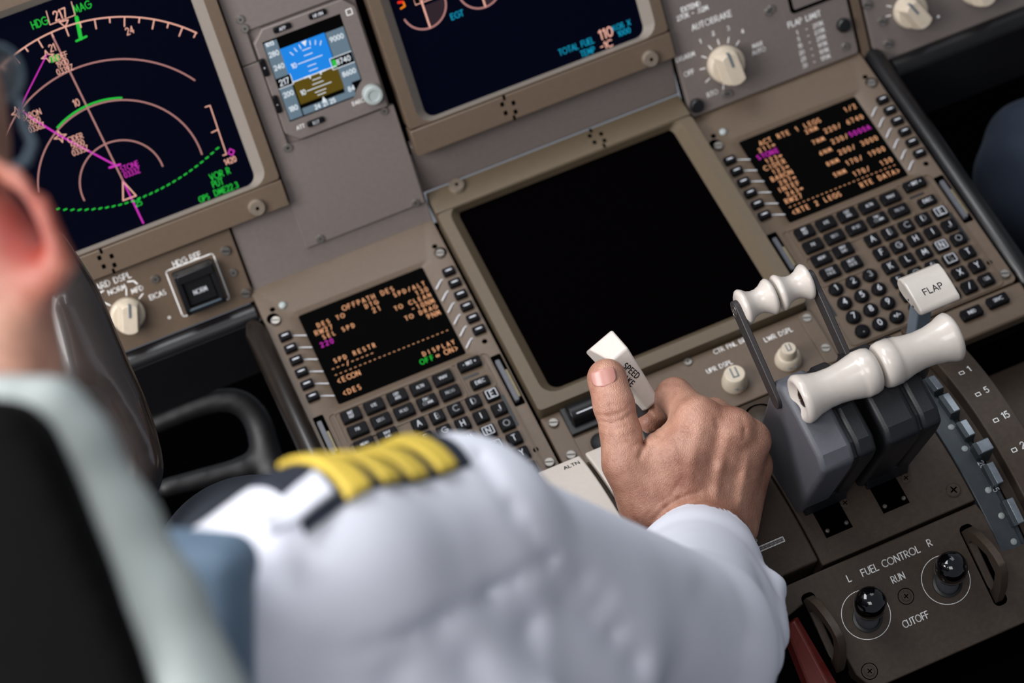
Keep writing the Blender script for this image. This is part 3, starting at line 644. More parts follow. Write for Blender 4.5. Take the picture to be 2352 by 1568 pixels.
part('thumb_roller', b, t, .4)
b = MB().use('unit_paint'); b.box(-88, -54, Y(-149), Y(-128), -2, 0); b.ring(circ(-72, Y(-139), 9.4, 36), circ(-72, Y(-139), 7.6, 36), -1, .9); part('button_plate', b, t, .4)
b = MB().use('black_plastic'); b.lathe([(7.4, 0), (7.2, 1.2), (5, .5), (.2, .2)], 32); part('push_button', b, t, loc=(-72, Y(-139), 0))
b = MB().use('stand_paint'); b.box(-102, 103, Y(-156), Y(-153), -16, -3); part('lower_edge', b, t, .5)

# ---- glossy rails beside the keypad units
def rail(label, pts, r, m_='rail_brown'):
    b = MB().use(m_); b.tube(pts, r, 18); t = part('side_rail', b, None); t.matrix_world = FP2(0, 0); t['label'] = label; t['category'] = 'rail'; return t
rail('glossy dark brown rail along the outer edge of the left keypad unit', [(-254, 60, -6), (-254, 50, -2), (-253, -60, -2), (-253, -160, -2), (-253, -175, -10)], [5, 8, 8, 8, 5])
rail('dark rail along the outer edge of the right keypad unit', [(253, 95, -10), (253, 80, -8), (252, -60, -8), (252, -140, -8), (252, -152, -12)], [5, 8, 8, 8, 5], 'roll_black')
# ================================================================== control stand
def arcplate(b, u0, u1, a0, a1, r0, r1, n=24):
    A = [a0+(a1-a0)*i/n for i in range(n+1)]
    for_ring = []
    for a in A:
        v0, w0 = dpt(a, r0); v1, w1 = dpt(a, r1); for_ring.append([(u0, v0, w0), (u1, v0, w0), (u1, v1, w1), (u0, v1, w1)])
    return b.loop(for_ring)
I0 = FP2(0, 0)
cs = thing('control_stand', 'brown domed lever stand the white and black levers rise from', 'lever stand', FP2(36, -260, 0))
def off(b, du, dv, dw): b.v = [(x+du, y+dv, z+dw) for x, y, z in b.v]; return b
O = (-36, 260, 0)
b = MB().use('stand_paint'); arcplate(b, -3, 102.5, -30, 14.2, 150, 179.5); part('dome_plate', off(b, *O), cs, .8)
b = MB().use('stand_paint'); arcplate(b, -74, -4.2, -30, 13, 150, 181.2); part('side_plate', off(b, *O), cs, 1.2)
b = MB().use('stand_paint'); arcplate(b, -140, -75, -33, 13, 150, 178); part('trim_plate', off(b, *O), cs, .8)
b = MB().use('gap_black'); arcplate(b, -140, 100, -33, 10, 90, 149); off(b, *O); part('core', b, cs)
b = MB().use('gap_black')
for u in (16, 55.4): arcplate(b, u-9, u+9, -16, 9.5, 178, 179.9, 10)
for u, a in ((9.5, 8.3), (22.5, 8.3), (49, 8.3), (62, 8.3)):
    v, w = dpt(a, 180.4); b.use('steel').lathe([(1.5, 0), (1.2, .9), (.1, 1.2)], 12, (u, v, w)); b.use('gap_black')
part('lever_slot', off(b, *O), cs)
def dome_part(name, me, u, a, r=179.6):
    o = part(name, me, cs); o.matrix_local = cs.matrix_world.inverted() @ FD(u, a, r); return o
for u, a, me in ((92.8, 10.7, SCR_X), (70, 4.6, SCR_XS), (28, 4.4, SCR_XS)): dome_part('screw', me, u, a)
b = MB().use('stand_paint'); b.lathe([(11, 0), (10.6, 3), (8, 5), (.2, 6)], 32); b.use('gap_black').ribbon(circ(0, 0, 8.5, 20, 20, 160), 1.6, 5.4); dome_part('trim_boss', b, 12.5, -23)
b = MB().use('white_paint'); b.ribbon([(-10, -1.6), (10, -1.6), (10, 1.6), (-10, 1.6), (-10, -1.6)], .5, .1)
b.use('legend_white')
for i in range(22):
    for j in range(3): b.poly(circ(-9.3+i*.88+(j % 2)*.44, -1+j*1.0, .3, 6), .06)
b.use('white_paint').text('UP', -7.4, 3.6, 3.4, .5, .1); dome_part('speed_brake_marking', b, -27.5, 6.4, 181.3)

# ---- flap arc: brown number rim and the blue-grey detent gate
t = thing('flap_scale', 'brown curved rim numbered 1 5 15 20 beside the detent gate', 'scale', FP2(142, -275, 60))
O2 = (-142, 275, -60)
b = MB().use('stand_paint'); arcplate(b, 131, 153.5, -34, 26, 160, 180, 44); part('rim', off(b, *O2), t, .9)
b = MB().use('stand_paint'); arcplate(b, 124.5, 131, -34, 26, 150, 168, 30); part('slot_wall', off(b, *O2), t)
for a, n in ((-12.7, '1'), (-6.2, '5'), (.8, '15'), (8.1, '20'), (15.5, '25'), ):
    b = MB().use('white_paint'); b.ribbon([(-1.5, -1.2), (1.5, -1.2), (1.5, 1.2), (-1.5, 1.2), (-1.5, -1.2)], .55, .12); b.text(n, 5.2, -1.4, 4.4, .75, .12, align='l')
    o = part('scale_mark', b, t); o.matrix_local = t.matrix_world.inverted() @ FD(140, a, 180)
t = thing('flap_gate', 'blue grey toothed metal detent arc with rivets', 'gate', FP2(112, -290, 70))
O2 = (-112, 290, -70)
b = MB().use('gate_blue'); arcplate(b, 102.6, 116.5, -26, 26.5, 168, 180.8, 40); arcplate(b, 116.5, 120.5, -26, 26.5, 168, 177, 40); part('arc', off(b, *O2), t, .6)
for a in (-1.5, 3.9, 13.5, 19.1, 24.6):
    b = MB().use('seat_trim'); b.lathe([(2.1, 0), (2.0, .5), (1.2, 1), (.1, 1.1)], 18); o = part('rivet', b, t); o.matrix_local = t.matrix_world.inverted() @ FD(112.3, a, 180.7)
for a0, a1, h, wd, lab in ((-13.5, -9.6, 6, 0, ''), (-8, -3.2, 7, 0, ''), (-1.2, 2.6, 6, 0, ''), (4.6, 7.2, 10, 4, '20'), (9.0, 13.6, 7, 0, '25'), (16.8, 22, 8, 0, '30')):
    b = MB().use('gate_blue'); arcplate(b, 114.6, 121.5+wd, a0, a1, 172, 180+h, 6); b.use('gate_edge'); arcplate(b, 117.4, 121.6+wd, a0+.15, a1-.15, 180+h-.3, 180.25+h, 6)
    k = part('tooth', off(b, *O2), t, .8)
for a, n in ((-.8, '15'), (7.9, '20'), (13.2, '25'), (20.6, '30')):
    b = MB().use('legend_white'); b.text(n, 0, -1.5, 3.6, .5, .1, rot=rad(-84)); o = part('detent_number', b, t); o.matrix_local = t.matrix_world.inverted() @ FD(114.9, a, 181)

# ---- fuel control panel
fp = thing('fuel_control_panel', 'brown panel lettered FUEL CONTROL with two black ball switches', 'panel', FFU(0, 0))
b = MB().use('stand_paint'); b.prism([(-74, 35.5), (66.5, 35.5), (74, 2), (120, 2), (120, -42), (-42, -42), (-48, -30), (-52, 20), (-60, 21), (-74, 17)], -16, 0); part('plate', b, fp, .9)
b = MB().use('white_paint'); Zp = .1
b.text('FUEL CONTROL', 1.4, 22, 4.3, .64, Zp, sx=.98); b.text('RUN', 1.2, 11, 4.2, .62, Zp, sx=.9); b.text('CUTOFF', 0, -16.2, 4.2, .62, Zp, sx=.86); b.text('L', -26.8, 22.4, 4.2, .62, Zp); b.text('R', 28.6, 22.8, 4.2, .62, Zp)
for x in (-26.7, 28): b.ribbon(circ(x, .4, 15.1, 48)+[(x+15.1, .4)], .42, Zp)
part('lettering', b, fp)
for x, y in ((.8, .9), (-39.6, -31.2)):
    b = MB().use('gap_black'); b.ribbon(circ(x, y, 4.9, 32)+[(x+4.9, y)], .5, .08); part('screw_ring', b, fp); screw(fp, x, y, 0, SCR_XS)
for sx_, lab in ((-26.7, 'left black ball switch beside the L'), (28, 'right black ball switch beside the R')):
    b = MB().use('black_plastic'); b.lathe([(9.2, 0), (9.2, 1.2), (7.6, 1.6), (7.4, .6), (.2, .5)], 40)
    sw = part('fuel_switch', b, fp, loc=(sx_, -1.5, 0), label=lab)
    M = Matrix.Rotation(rad(-17), 4, 'X')
    b = MB().use('lever_grey'); b.lathe([(7, -2), (7.1, 10), (6.6, 12), (5, 12.5)], 36); k = part('collar', b, sw); k.matrix_local = M
    b = MB().use('black_gloss'); b.lathe([(5, 11.5), (7.2, 12), (9.3, 16), (10.1, 20.5), (9.6, 25), (8.2, 28.2), (5.6, 30.6), (2.8, 31.5), (.1, 31.7)], 44); k = part('ball', b, sw, smooth=60); k.matrix_local = M
for x, nm in ((-56, 'left'), (52.5, 'right')):
    b = MB().use('gap_black'); b.poly(rrect(x-3.5, x+5.5, -27, 26.5, 3.5), .06); part('guard_slot', b, fp)
    b = MB().use('stand_paint')
    out = [(23, -2), (23.2, 10), (17, 22), (8, 31), (0, 36), (-6, 37), (-12, 33), (-19, 20), (-24, 4), (-25, -4)]; inn = [(15, 2), (15, 9), (9, 18), (3, 24), (-2, 27), (-6, 27), (-9, 23), (-13, 14), (-16, 4), (-16, 0)]
    for lo, in_ in ((out, inn),):
        rings = []
        for (pts, dx) in ((out, -2.6), (out, 2.6), (inn, 2.6), (inn, -2.6), (out, -2.6)): rings.append([(x+dx, p[0], p[1]) for p in pts])
        b.loop(rings, False, False)
    part('guard', b, fp, .9, seg=3)
b = MB().use('gap_black'); b.box(-120, 120, -200, -42.5, -60, -14); part('aft_recess', b, fp)
# ---- red handle at the foot of the stand
b = MB().use('red_paint'); b.loop([[(-77, 14, -10), (-68, 16, -10), (-66, 16, 2), (-70, 14, 6), (-76, 13, 3)], [(-80, -40, -10), (-62, -40, -10), (-61, -42, 6), (-68, -42, 13), (-80, -42, 6)], [(-82, -70, -10), (-60, -70, -10), (-59, -72, 2), (-68, -72, 9), (-82, -72, 2)]])
t = part('red_handle', b, None, 1.2); t.matrix_world = FFU(0, 0); t['label'] = 'dark red handle beside the white sleeve at the bottom edge'; t['category'] = 'handle'

# ================================================================== thrust levers
def grip_profile(mir):
    P = [(0, .2), (4.5, .2), (4.5, 6.5), (.6, 10.4), (0, 12.2), (.5, 13.8), (2.2, 15), (5, 14.6), (10, 12.7), (17, 11.4), (24, 11.2), (31, 12), (37, 13.4), (40, 13.9), (40.3, 14.2), (46, 14.2), (49, 13.4), (50.4, 11.5), (50.6, .2)]
    return [(r, (50.6-z) if mir else z) for z, r in P]
def stadium(v0, w0, v1, w1, h, n=10):
    a = math.degrees(math.atan2(w1-w0, v1-v0)); return circ(v1, w1, h, n, a-90, a+90)+circ(v0, w0, h, n, a+90, a+270)
GV, GW = -271., 195.
def thrust_lever(label, u0, mir, slot_u):
    t = thing('thrust_lever', label, 'lever', FP2(slot_u, -285, 80), 'thrust levers')
    O3 = (-slot_u, 285, -80)
    prof = [(-244, 178), (-227, 92), (-229, 82), (-238, 74), (-280, 72), (-284, 84), (-306, 158), (-309, 172), (-302, 180), (-272, 186), (-254, 187)]
    w = 36.5
    b = MB().use('lever_grey')
    def ext(a0, a1, sc, pr=prof):
        c = (-265, 130); b.loop([[(u, c[0]+(p[0]-c[0])*sc, c[1]+(p[1]-c[1])*sc) for p in pr] for u in (a0, a1)])
    if mir: b.use('lever_dark')  # same housing material on both; lit and shaded tones put into the colour
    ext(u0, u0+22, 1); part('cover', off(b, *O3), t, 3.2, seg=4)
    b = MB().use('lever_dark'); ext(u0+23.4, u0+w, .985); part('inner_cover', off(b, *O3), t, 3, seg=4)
    b = MB().use('lever_dark'); ext(u0+21, u0+25, .95); ext(u0+4, u0+w-4, .9, [(-262, 75), (-268, 50), (-290, 60), (-288, 90)]); part('neck', off(b, *O3), t, .6)
    gu = 0.5 if not mir else 52.6
    b = MB().use('cream'); b.lathe(grip_profile(mir), 56, (gu, GV, GW), 0); g = part('grip', off(b, *O3), t, smooth=60)
    b = MB().use('black_gloss'); e = gu+4 if not mir else gu+46.6; d = -1 if not mir else 1
    b.lathe([(5.2, 0), (5.2, d*1.4), (3.4, d*2.2), (.2, d*2.4)], 28, (e, GV, GW), 0); b.use('steel').box(e-.4, e+.4, GV-8, GV+8, GW-1.5, GW+1.5); part('thumb_switch', off(b, *O3), g)
    b = MB().use('lever_dark'); b.tube([(gu+25, GV, GW-8), (gu+25, GV, 176)], 9, 20); part('stem', off(b, *O3), t)
    # reverse lever: flat bar and spool grip
    bu = -4.6 if not mir else 45
    b = MB().use('bar_black'); st = stadium(-252, 172, -200, 196, 6.2); b.loop([[(u, p[0], p[1]) for p in st] for u in (bu, bu+3.4)]); rb = part('reverse_bar', off(b, *O3), t, .5)
    if not mir:
        b = MB().use('steel'); b.tube([(bu-.1, -200+3.2*cos(a), 196+4.4*sin(a)) for a in np.linspace(0, 2*PI, 24, endpoint=False)], .22, 6, True); b.tube([(bu-.1, -203, 197), (bu-.1, -200, 195), (bu-.1, -198, 196)], .25, 6); part('emblem', off(b, *O3), rb)
    b = MB().use('white_paint')
    rnd = random.Random(3 if mir else 5)
    for k in range(12):
        s_ = rnd.uniform(.1, .95); v = -200-52*s_; w_ = 196-24*s_; L = rnd.uniform(.8, 3)
        b.use('seat_trim').box(bu+2.4, bu+3.5, v-L/2-2.8, v+L/2-2.8, w_+5.9, w_+6.25) if False else None
    gx = bu+3.4 if not mir else 22.6
    pr = [(.2, 0), (9.2, 0), (11, 1.2), (11.4, 2.6), (10.6, 4.2), (8.6, 6.6), (7.6, 9.5), (7.6, 12.5), (8.6, 15.4), (10.8, 18.4), (11.4, 20), (10.8, 21.4), (9.4, 22), (.2, 22)]
    b = MB().use('cream'); b.lathe(pr, 52, (gx, -200, 196.5), 0); part('reverse_grip', off(b, *O3), t, smooth=60)
    return t
thrust_lever('left thrust lever with housing in its lit grey tone and cream grip', -2, False, 16)
thrust_lever('right thrust lever with housing in its shaded dark tone and cream grip', 40.5, True, 55.4)

# ---- flap lever
t = thing('flap_lever', 'cream wedge handle lettered FLAP on a blue stem', 'lever', FP2(130, -200, 80))
O3 = (-130, 200, -80)
airf = [(-214, 129.5), (-216, 132.5), (-214, 135), (-204, 136.6), (-194, 137.2), (-188, 136), (-184.6, 132), (-184.8, 127.4), (-188, 124.4), (-194, 124), (-204, 126.6)]
b = MB().use('cream'); b.loop([[(u, p[0], p[1]) for p in airf] for u in (117, 145)]); hd = part('handle', off(b, *O3), t, 1.3, seg=4)
b = MB().use('black_ink'); b.text('FLAP', 0, -2.2, 4.2, .62, .05, sx=1.15)
o = part('lettering', b, hd); o.matrix_local = t.matrix_world.inverted() @ frame((131.5, -203.5, 136.75), (1, 0, 0), (0, cos(rad(4.5)), sin(rad(4.5))), (0, -sin(rad(4.5)), cos(rad(4.5))))
b = MB().use('black_ink')
for v, w_ in ((-200, 129), (-206, 129.5)): b.lathe([(.8, 0), (.8, -.15), (.05, -.2)], 10, (116.95, v, w_), 0)
part('pin_hole', off(b, *O3), hd)
b = MB().use('stem_blue'); b.loop([[(u, v, w_) for u, v in ((123, -193), (134, -193), (134, -203), (123, -203))] for w_ in (20, 124)]); part('stem', off(b, *O3), t, 1.2)
b = MB().use('gap_black'); b.box(121, 140, -207, -190, 121, 126); part('collar', off(b, *O3), t, .8)

# ---- speed brake lever held by the pilot
t = thing('speed_brake_lever', 'cream lever handle lettered SPEED BRAKE held by the white shirted pilot', 'lever', FP2(-75, -200, 60))
O3 = np.array((-75, -200, 60.))
def P3(x, y, z): return at(x, y, z)-O3
rl, rr_ = P3(1404, 828, 1356), P3(1442, 797, 1357)
tl, tp = P3(1353, 802, 1367), P3(1407, 756, 1369)
br, bl = P3(1516, 916, 1372), P3(1486, 941, 1371)
d = RC[2]*13 + RC[1]*2 - RC[0]*2
b = MB().use('cream')
pts = [rl, rr_, tl, tp, br, bl]; bk = [p+d for p in pts]
bm = bmesh.new()
for p in pts+bk: bm.verts.new(tuple(p))
bmesh.ops.convex_hull(bm, input=bm.verts)
bmesh.ops.dissolve_limit(bm, angle_limit=rad(9), verts=bm.verts, edges=bm.edges)
bm.verts.ensure_lookup_table(); bm.verts.index_update()
b.add([tuple(v.co) for v in bm.verts], [tuple(v.index for v in f.verts) for f in bm.faces]); bm.free()
hd = part('handle', b, t, 1.5, seg=4)
# lettering lies in the plane of the handle's aft face
A_, B_, C_ = rl, rr_, (br+bl)/2
nrm = np.cross(B_-A_, C_-A_); nrm /= np.linalg.norm(nrm)
if nrm@RC[2] > 0: nrm = -nrm
def onface(x, y):
    r = RC.T@np.array([(x-1176)/FPX, (y-784)/FPX, 1.]); k = ((A_+O3-CC)@nrm)/(r@nrm); return CC+k*r-O3
o0, o1 = onface(1432, 838), onface(1468, 869); ex = (o1-o0)/np.linalg.norm(o1-o0); ey = np.cross(nrm, ex)
b = MB().use('black_ink'); b.text('SPEED', 0, 0, 3.7, .68, .12, align='l', sx=.86, gap=.3); b.text('BRAKE', 0, -5.6, 3.7, .68, .12, align='l', sx=.86, gap=.3)
lt = part('lettering', b, hd)
M = Matrix.Identity(4)
for i, a in enumerate((ex, ey, nrm)):
    for j in range(3): M[j][i] = a[j]
M.translation = Vector((onface(1430, 843)+nrm*.02)/1000); lt.matrix_local = M
arm0 = P3(1455, 880, 1380); v_, w_ = dpt(-8, 178)
b = MB().use('bar_black'); b.tube([arm0, (np.array((-66, v_, w_))-O3)*.5+arm0*.5, np.array((-66, v_, w_))-O3], [4.5, 5, 6], 14); part('arm', b, t)

# ---- alternate trim levers, lying on the left of the dome
for u0, u1, lab, tx_ in ((-131, -101, 'left cream trim lever with ALTN lettering by the white sleeve', 'ALTN'), (-97.5, -71, 'right cream trim lever half under the hand', '-')):
    t = thing('trim_lever', lab, 'lever', FD((u0+u1)/2, -33, 186))
    inv = t.matrix_world.inverted() @ I0
    b = MB().use('cream'); arcplate(b, u0, u1, -33, -6, 181, 186.5, 16); o = part('plate', b, t, 1.2, seg=3); o.matrix_local = inv
    b = MB().use('black_ink'); b.text(tx_, 0, 0, 3.6, .6, .12, align='r'); o = part('lettering', b, t); o.matrix_local = t.matrix_world.inverted() @ FD(u1-3.5, -29.8 if tx_ == 'ALTN' else -28.6, 186.5)
    if tx_ != 'ALTN': o.matrix_local = t.matrix_world.inverted() @ FD(u1-14, -26.5, 186.5)
    b = MB().use('bar_black'); arcplate(b, u0+6, u1-6, -26, -12, 140, 181, 6); o = part('stem', b, t); o.matrix_local = inv
# ================================================================== people, seat and yoke: smooth surfaces grown from fields
def nseg(P, a, b):
    a = np.asarray(a, float); b = np.asarray(b, float); ab = b-a; L = ab@ab
    t = np.clip(((P[0]-a[0])*ab[0]+(P[1]-a[1])*ab[1]+(P[2]-a[2])*ab[2])/L, 0, 1)
    return np.sqrt((P[0]-a[0]-t*ab[0])**2+(P[1]-a[1]-t*ab[1])**2+(P[2]-a[2]-t*ab[2])**2), t
def cone(P, a, b, ra, rb):
    d, t = nseg(P, a, b); return d-(ra+t*(rb-ra))
def ball(P, c, r): return np.sqrt((P[0]-c[0])**2+(P[1]-c[1])**2+(P[2]-c[2])**2)-r
def ell(P, c, ax, r):
    "ellipsoid: ax = 3 unit axes"
    q = [((P[0]-c[0])*a[0]+(P[1]-c[1])*a[1]+(P[2]-c[2])*a[2])/r_ for a, r_ in zip(ax, r)]
    k0 = np.sqrt(q[0]**2+q[1]**2+q[2]**2)+1e-9; k1 = np.sqrt((q[0]/r[0])**2+(q[1]/r[1])**2+(q[2]/r[2])**2)+1e-9
    return k0*(k0-1)/k1
def rbox(P, c, ax, h, r):
    q = [np.abs((P[0]-c[0])*a[0]+(P[1]-c[1])*a[1]+(P[2]-c[2])*a[2])-hh+r for a, hh in zip(ax, h)]
    return np.sqrt(sum(np.maximum(x, 0)**2 for x in q))+np.minimum(np.maximum(np.maximum(q[0], q[1]), q[2]), 0)-r
def smin(a, b, k):
    h = np.maximum(k-np.abs(a-b), 0)/k; return np.minimum(a, b)-h*h*k*.25
def smax(a, b, k): return -smin(-a, -b, k)
def surf(f, lo, hi, h):
    "surface nets: one continuous mesh of the zero level of f, panel-frame mm"
    ax = [np.arange(l, u+h, h) for l, u in zip(lo, hi)]
    P = np.meshgrid(*ax, indexing='ij'); V = f(P).astype(np.float32); ins = V < 0
    n = [s-1 for s in V.shape]
    def sub(A, i, j, k): return A[i:i+n[0], j:j+n[1], k:k+n[2]]
    cor = [(i, j, k) for i in (0, 1) for j in (0, 1) for k in (0, 1)]
    cnt = sum(sub(ins, *c).astype(np.int8) for c in cor); act = (cnt > 0) & (cnt < 8); idx = np.argwhere(act)
    num = -np.ones(act.shape, np.int32); num[act] = np.arange(len(idx))
    pos = np.zeros((len(idx), 3)); c_ = np.zeros(len(idx)); I, J, K = idx.T
    for a in cor:
        for d in range(3):
            if a[d]: continue
            bb = list(a); bb[d] = 1
            va = V[I+a[0], J+a[1], K+a[2]]; vb = V[I+bb[0], J+bb[1], K+bb[2]]; m = (va < 0) != (vb < 0)
            t = np.where(m, va/np.where(m, va-vb, 1), 0); p = np.tile(np.array(a, float), (len(idx), 1)); p[:, d] += t
            pos[m] += p[m]; c_[m] += 1
    pos = (pos/c_[:, None]+idx)*h+np.array(lo); F = []
    for d in range(3):
        e, g = [(1, 2), (2, 0), (0, 1)][d]
        sl0 = [slice(None)]*3; sl1 = [slice(None)]*3; sl0[d] = slice(0, -1); sl1[d] = slice(1, None)
        q = np.argwhere(ins[tuple(sl0)] != ins[tuple(sl1)])
        q = q[(q[:, e] > 0) & (q[:, g] > 0) & (q[:, e] < n[e]) & (q[:, g] < n[g]) & (q[:, d] < n[d])]
        if not len(q): continue
        flip = ins[tuple(sl0)][tuple(q.T)]
        def cell(de, dg):
            r = q.copy(); r[:, e] -= de; r[:, g] -= dg; return num[tuple(r.T)]
        f4 = np.stack([cell(1, 1), cell(0, 1), cell(0, 0), cell(1, 0)], 1); f4[~flip] = f4[~flip][:, ::-1]; F.append(f4)
    F = np.concatenate(F); F = F[(F >= 0).all(1)]
    return pos, F
def relax(V, F, it=2, lam=.5):
    e = np.concatenate([F[:, [0, 1]], F[:, [1, 2]], F[:, [2, 3]], F[:, [3, 0]]]); e = np.concatenate([e, e[:, ::-1]])
    for _ in range(it):
        s_ = np.zeros_like(V); c_ = np.zeros(len(V)); np.add.at(s_, e[:, 0], V[e[:, 1]]); np.add.at(c_, e[:, 0], 1)
        V = V+lam*(s_/np.maximum(c_, 1)[:, None]-V)
    return V
def organic(name, grids, matname, parent, M, it=2, label=None):
    vs, fs, o = [], [], 0
    for f, lo, hi, h in grids:
        V, F = surf(f, lo, hi, h); V = relax(V, F, it); vs.append(V); fs.append(F+o); o += len(V)
    V = np.concatenate(vs); F = np.concatenate(fs)
    y, z = rot2(V[:, 1], V[:, 2]); Wv = np.stack([V[:, 0]/1000, y/1000, z/1000+Z0], 1)-np.array(M.translation)
    me = bpy.data.meshes.new(name); me.vertices.add(len(Wv)); me.vertices.foreach_set('co', Wv.ravel())
    me.loops.add(len(F)*4); me.loops.foreach_set('vertex_index', F.ravel()); me.polygons.add(len(F)); me.polygons.foreach_set('loop_start', np.arange(len(F))*4)
    me.update(calc_edges=True); me.validate(); me.polygons.foreach_set('use_smooth', [True]*len(F))
    me.materials.append(MATS[matname]); return part(name, me, parent, label=label)
def upright(p): return Matrix.Translation(W(p))
def bounds(pts, m): P = np.array(pts); return P.min(0)-m, P.max(0)+m
CR, CD, CF = RC[0], RC[1], RC[2]        # directions right, down and away from where the photographer stands

# ------------------------------------------------------------------ the captain
cap = thing('person', 'pilot in white shirt with gold striped epaulette, hand on the lever', 'person', upright((-420, -430, 150)))
MC = cap.matrix_world
# joints of the right hand
Hw1, Hw2 = at(1572, 1195, 1352), at(1668, 1192, 1362)
thumb = [at(1394, 869, 1342), at(1410, 930, 1337), at(1427, 1000, 1336), at(1441, 1062, 1336), at(1492, 1140, 1342)]
I1, I2, I3, I4 = at(1603, 966, 1334), at(1549, 909, 1368), at(1512, 938, 1394), at(1492, 968, 1386)
M1, M2, M3, M4 = at(1682, 986, 1336), at(1640, 955, 1378), at(1560, 970, 1404), at(1512, 962, 1398)
R1, R2, R3, R4 = at(1722, 1012, 1346), at(1700, 985, 1386), at(1610, 1010, 1408), at(1550, 1010, 1404)
P1, P2, P4 = at(1724, 1070, 1364), at(1712, 1040, 1396), at(1620, 1050, 1408)
Sh, El = at(1060, 1240, 878), at(1560, 1490, 1115)
Wr = at(1620, 1205, 1358); Fm = Wr+(El-Wr)*.36
def creases(P, base):
    x = P[0]*CR[0]+P[1]*CR[1]+P[2]*CR[2]; y = P[0]*CD[0]+P[1]*CD[1]+P[2]*CD[2]
    def seg2(pts, s_, dep):
        nonlocal base
        Q = [(np.array(at(px, py, 1336))@CR, np.array(at(px, py, 1336))@CD) for px, py in pts]
        for (x0, y0), (x1, y1) in zip(Q, Q[1:]):
            L = (x1-x0)**2+(y1-y0)**2; t = np.clip(((x-x0)*(x1-x0)+(y-y0)*(y1-y0))/L, 0, 1)
            d2 = (x-x0-t*(x1-x0))**2+(y-y0-t*(y1-y0))**2
            base = base+dep*np.exp(-d2/(s_*s_))
    for pts, s_, dep in (([(1376, 938), (1400, 928), (1425, 932)], .8, .55), ([(1372, 952), (1395, 954), (1420, 948), (1440, 936)], .8, .7), ([(1380, 966), (1402, 972), (1430, 962), (1446, 950)], .85, .7), ([(1384, 980), (1410, 985), (1438, 975)], .8, .45),
                         ([(1398, 918), (1402, 936)], .6, .35), ([(1390, 1000), (1425, 1002), (1462, 992)], .9, .3), ([(1396, 1020), (1430, 1016), (1462, 1006)], .9, .3),
                         ([(1479, 996), (1478, 1020), (1466, 1048)], 1.5, 1.6), ([(1486, 1000), (1470, 1014), (1452, 1022)], 1.2, .8), ([(1500, 1188), (1528, 1160), (1556, 1142), (1600, 1128)], 1.6, .9), ([(1486, 1176), (1510, 1150), (1540, 1134)], 1.2, .5),
                         ([(1540, 1130), (1552, 1110), (1560, 1096)], 1.2, .5), ([(1500, 985), (1512, 1000), (1530, 1004)], 1.0, .5), ([(1508, 975), (1522, 986), (1545, 990)], 1.0, .4),
                         ([(1640, 1010), (1630, 1060), (1620, 1110)], 4.5, .9), ([(1704, 1040), (1690, 1090), (1680, 1140)], 4.0, .8),
                         ([(1532, 1005), (1545, 1030), (1556, 1050)], 1.3, -.5), ([(1666, 1000), (1650, 1070), (1640, 1130)], 3.2, -.9), ([(1600, 985), (1585, 1050), (1578, 1110)], 3.4, -.8), ([(1716, 1040), (1708, 1090), (1700, 1150)], 2.5, -.6),
                         ([(1700, 960), (1706, 985), (1704, 1005)], 1.5, .6), ([(1640, 962), (1646, 985)], 1.6, .5)):
        seg2(pts, s_, dep)
    return base
def hand(P):
    d = cone(P, Hw1, at(1560, 1060, 1340), 21, 19)
    d = smin(d, cone(P, Hw2, P1, 20.5, 13), 14)
    d = smin(d, cone(P, at(1615, 1205, 1359), M1, 20.5, 12.5), 12)
    d = smin(d, cone(P, at(1575, 1150, 1346), I1, 19, 13.5), 12)
    d = smin(d, cone(P, at(1640, 1170, 1356), R1, 19, 12), 10)
    d = smin(d, ball(P, at(1545, 1060, 1346), 17), 16)
    th = cone(P, thumb[0], thumb[1], 11.9, 11.7)
    th = smin(th, cone(P, thumb[1], thumb[2], 11.7, 11.3), 4)
    th = smin(th, cone(P, thumb[2], thumb[3], 11.3, 13.6), 6)
    th = smin(th, cone(P, thumb[3], thumb[4], 13.6, 21), 8)
    d = smin(d, th, 9)
    ix = cone(P, I1, I2, 12.6, 10.9); ix = smin(ix, cone(P, I2, I3, 10.8, 9), 3); ix = smin(ix, cone(P, I3, I4, 9, 7.4), 3); d = smin(d, ix, 7)
    mi = cone(P, M1, M2, 12, 10.8); mi = smin(mi, cone(P, M2, M3, 10.6, 9.2), 3); mi = smin(mi, cone(P, M3, M4, 9, 7.6), 3); d = smin(d, mi, 5)
    ri = cone(P, R1, R2, 11.6, 10.2); ri = smin(ri, cone(P, R2, R3, 10, 8.8), 3); ri = smin(ri, cone(P, R3, R4, 8.8, 7.4), 3); d = smin(d, ri, 5)
    pk = cone(P, P1, P2, 11.5, 9); pk = smin(pk, cone(P, P2, P4, 9, 7.2), 3); d = smin(d, pk, 5)
    d = smin(d, cone(P, Wr+(0, 0, -2), Fm, 24, 25.5), 12)
    return creases(P, d)
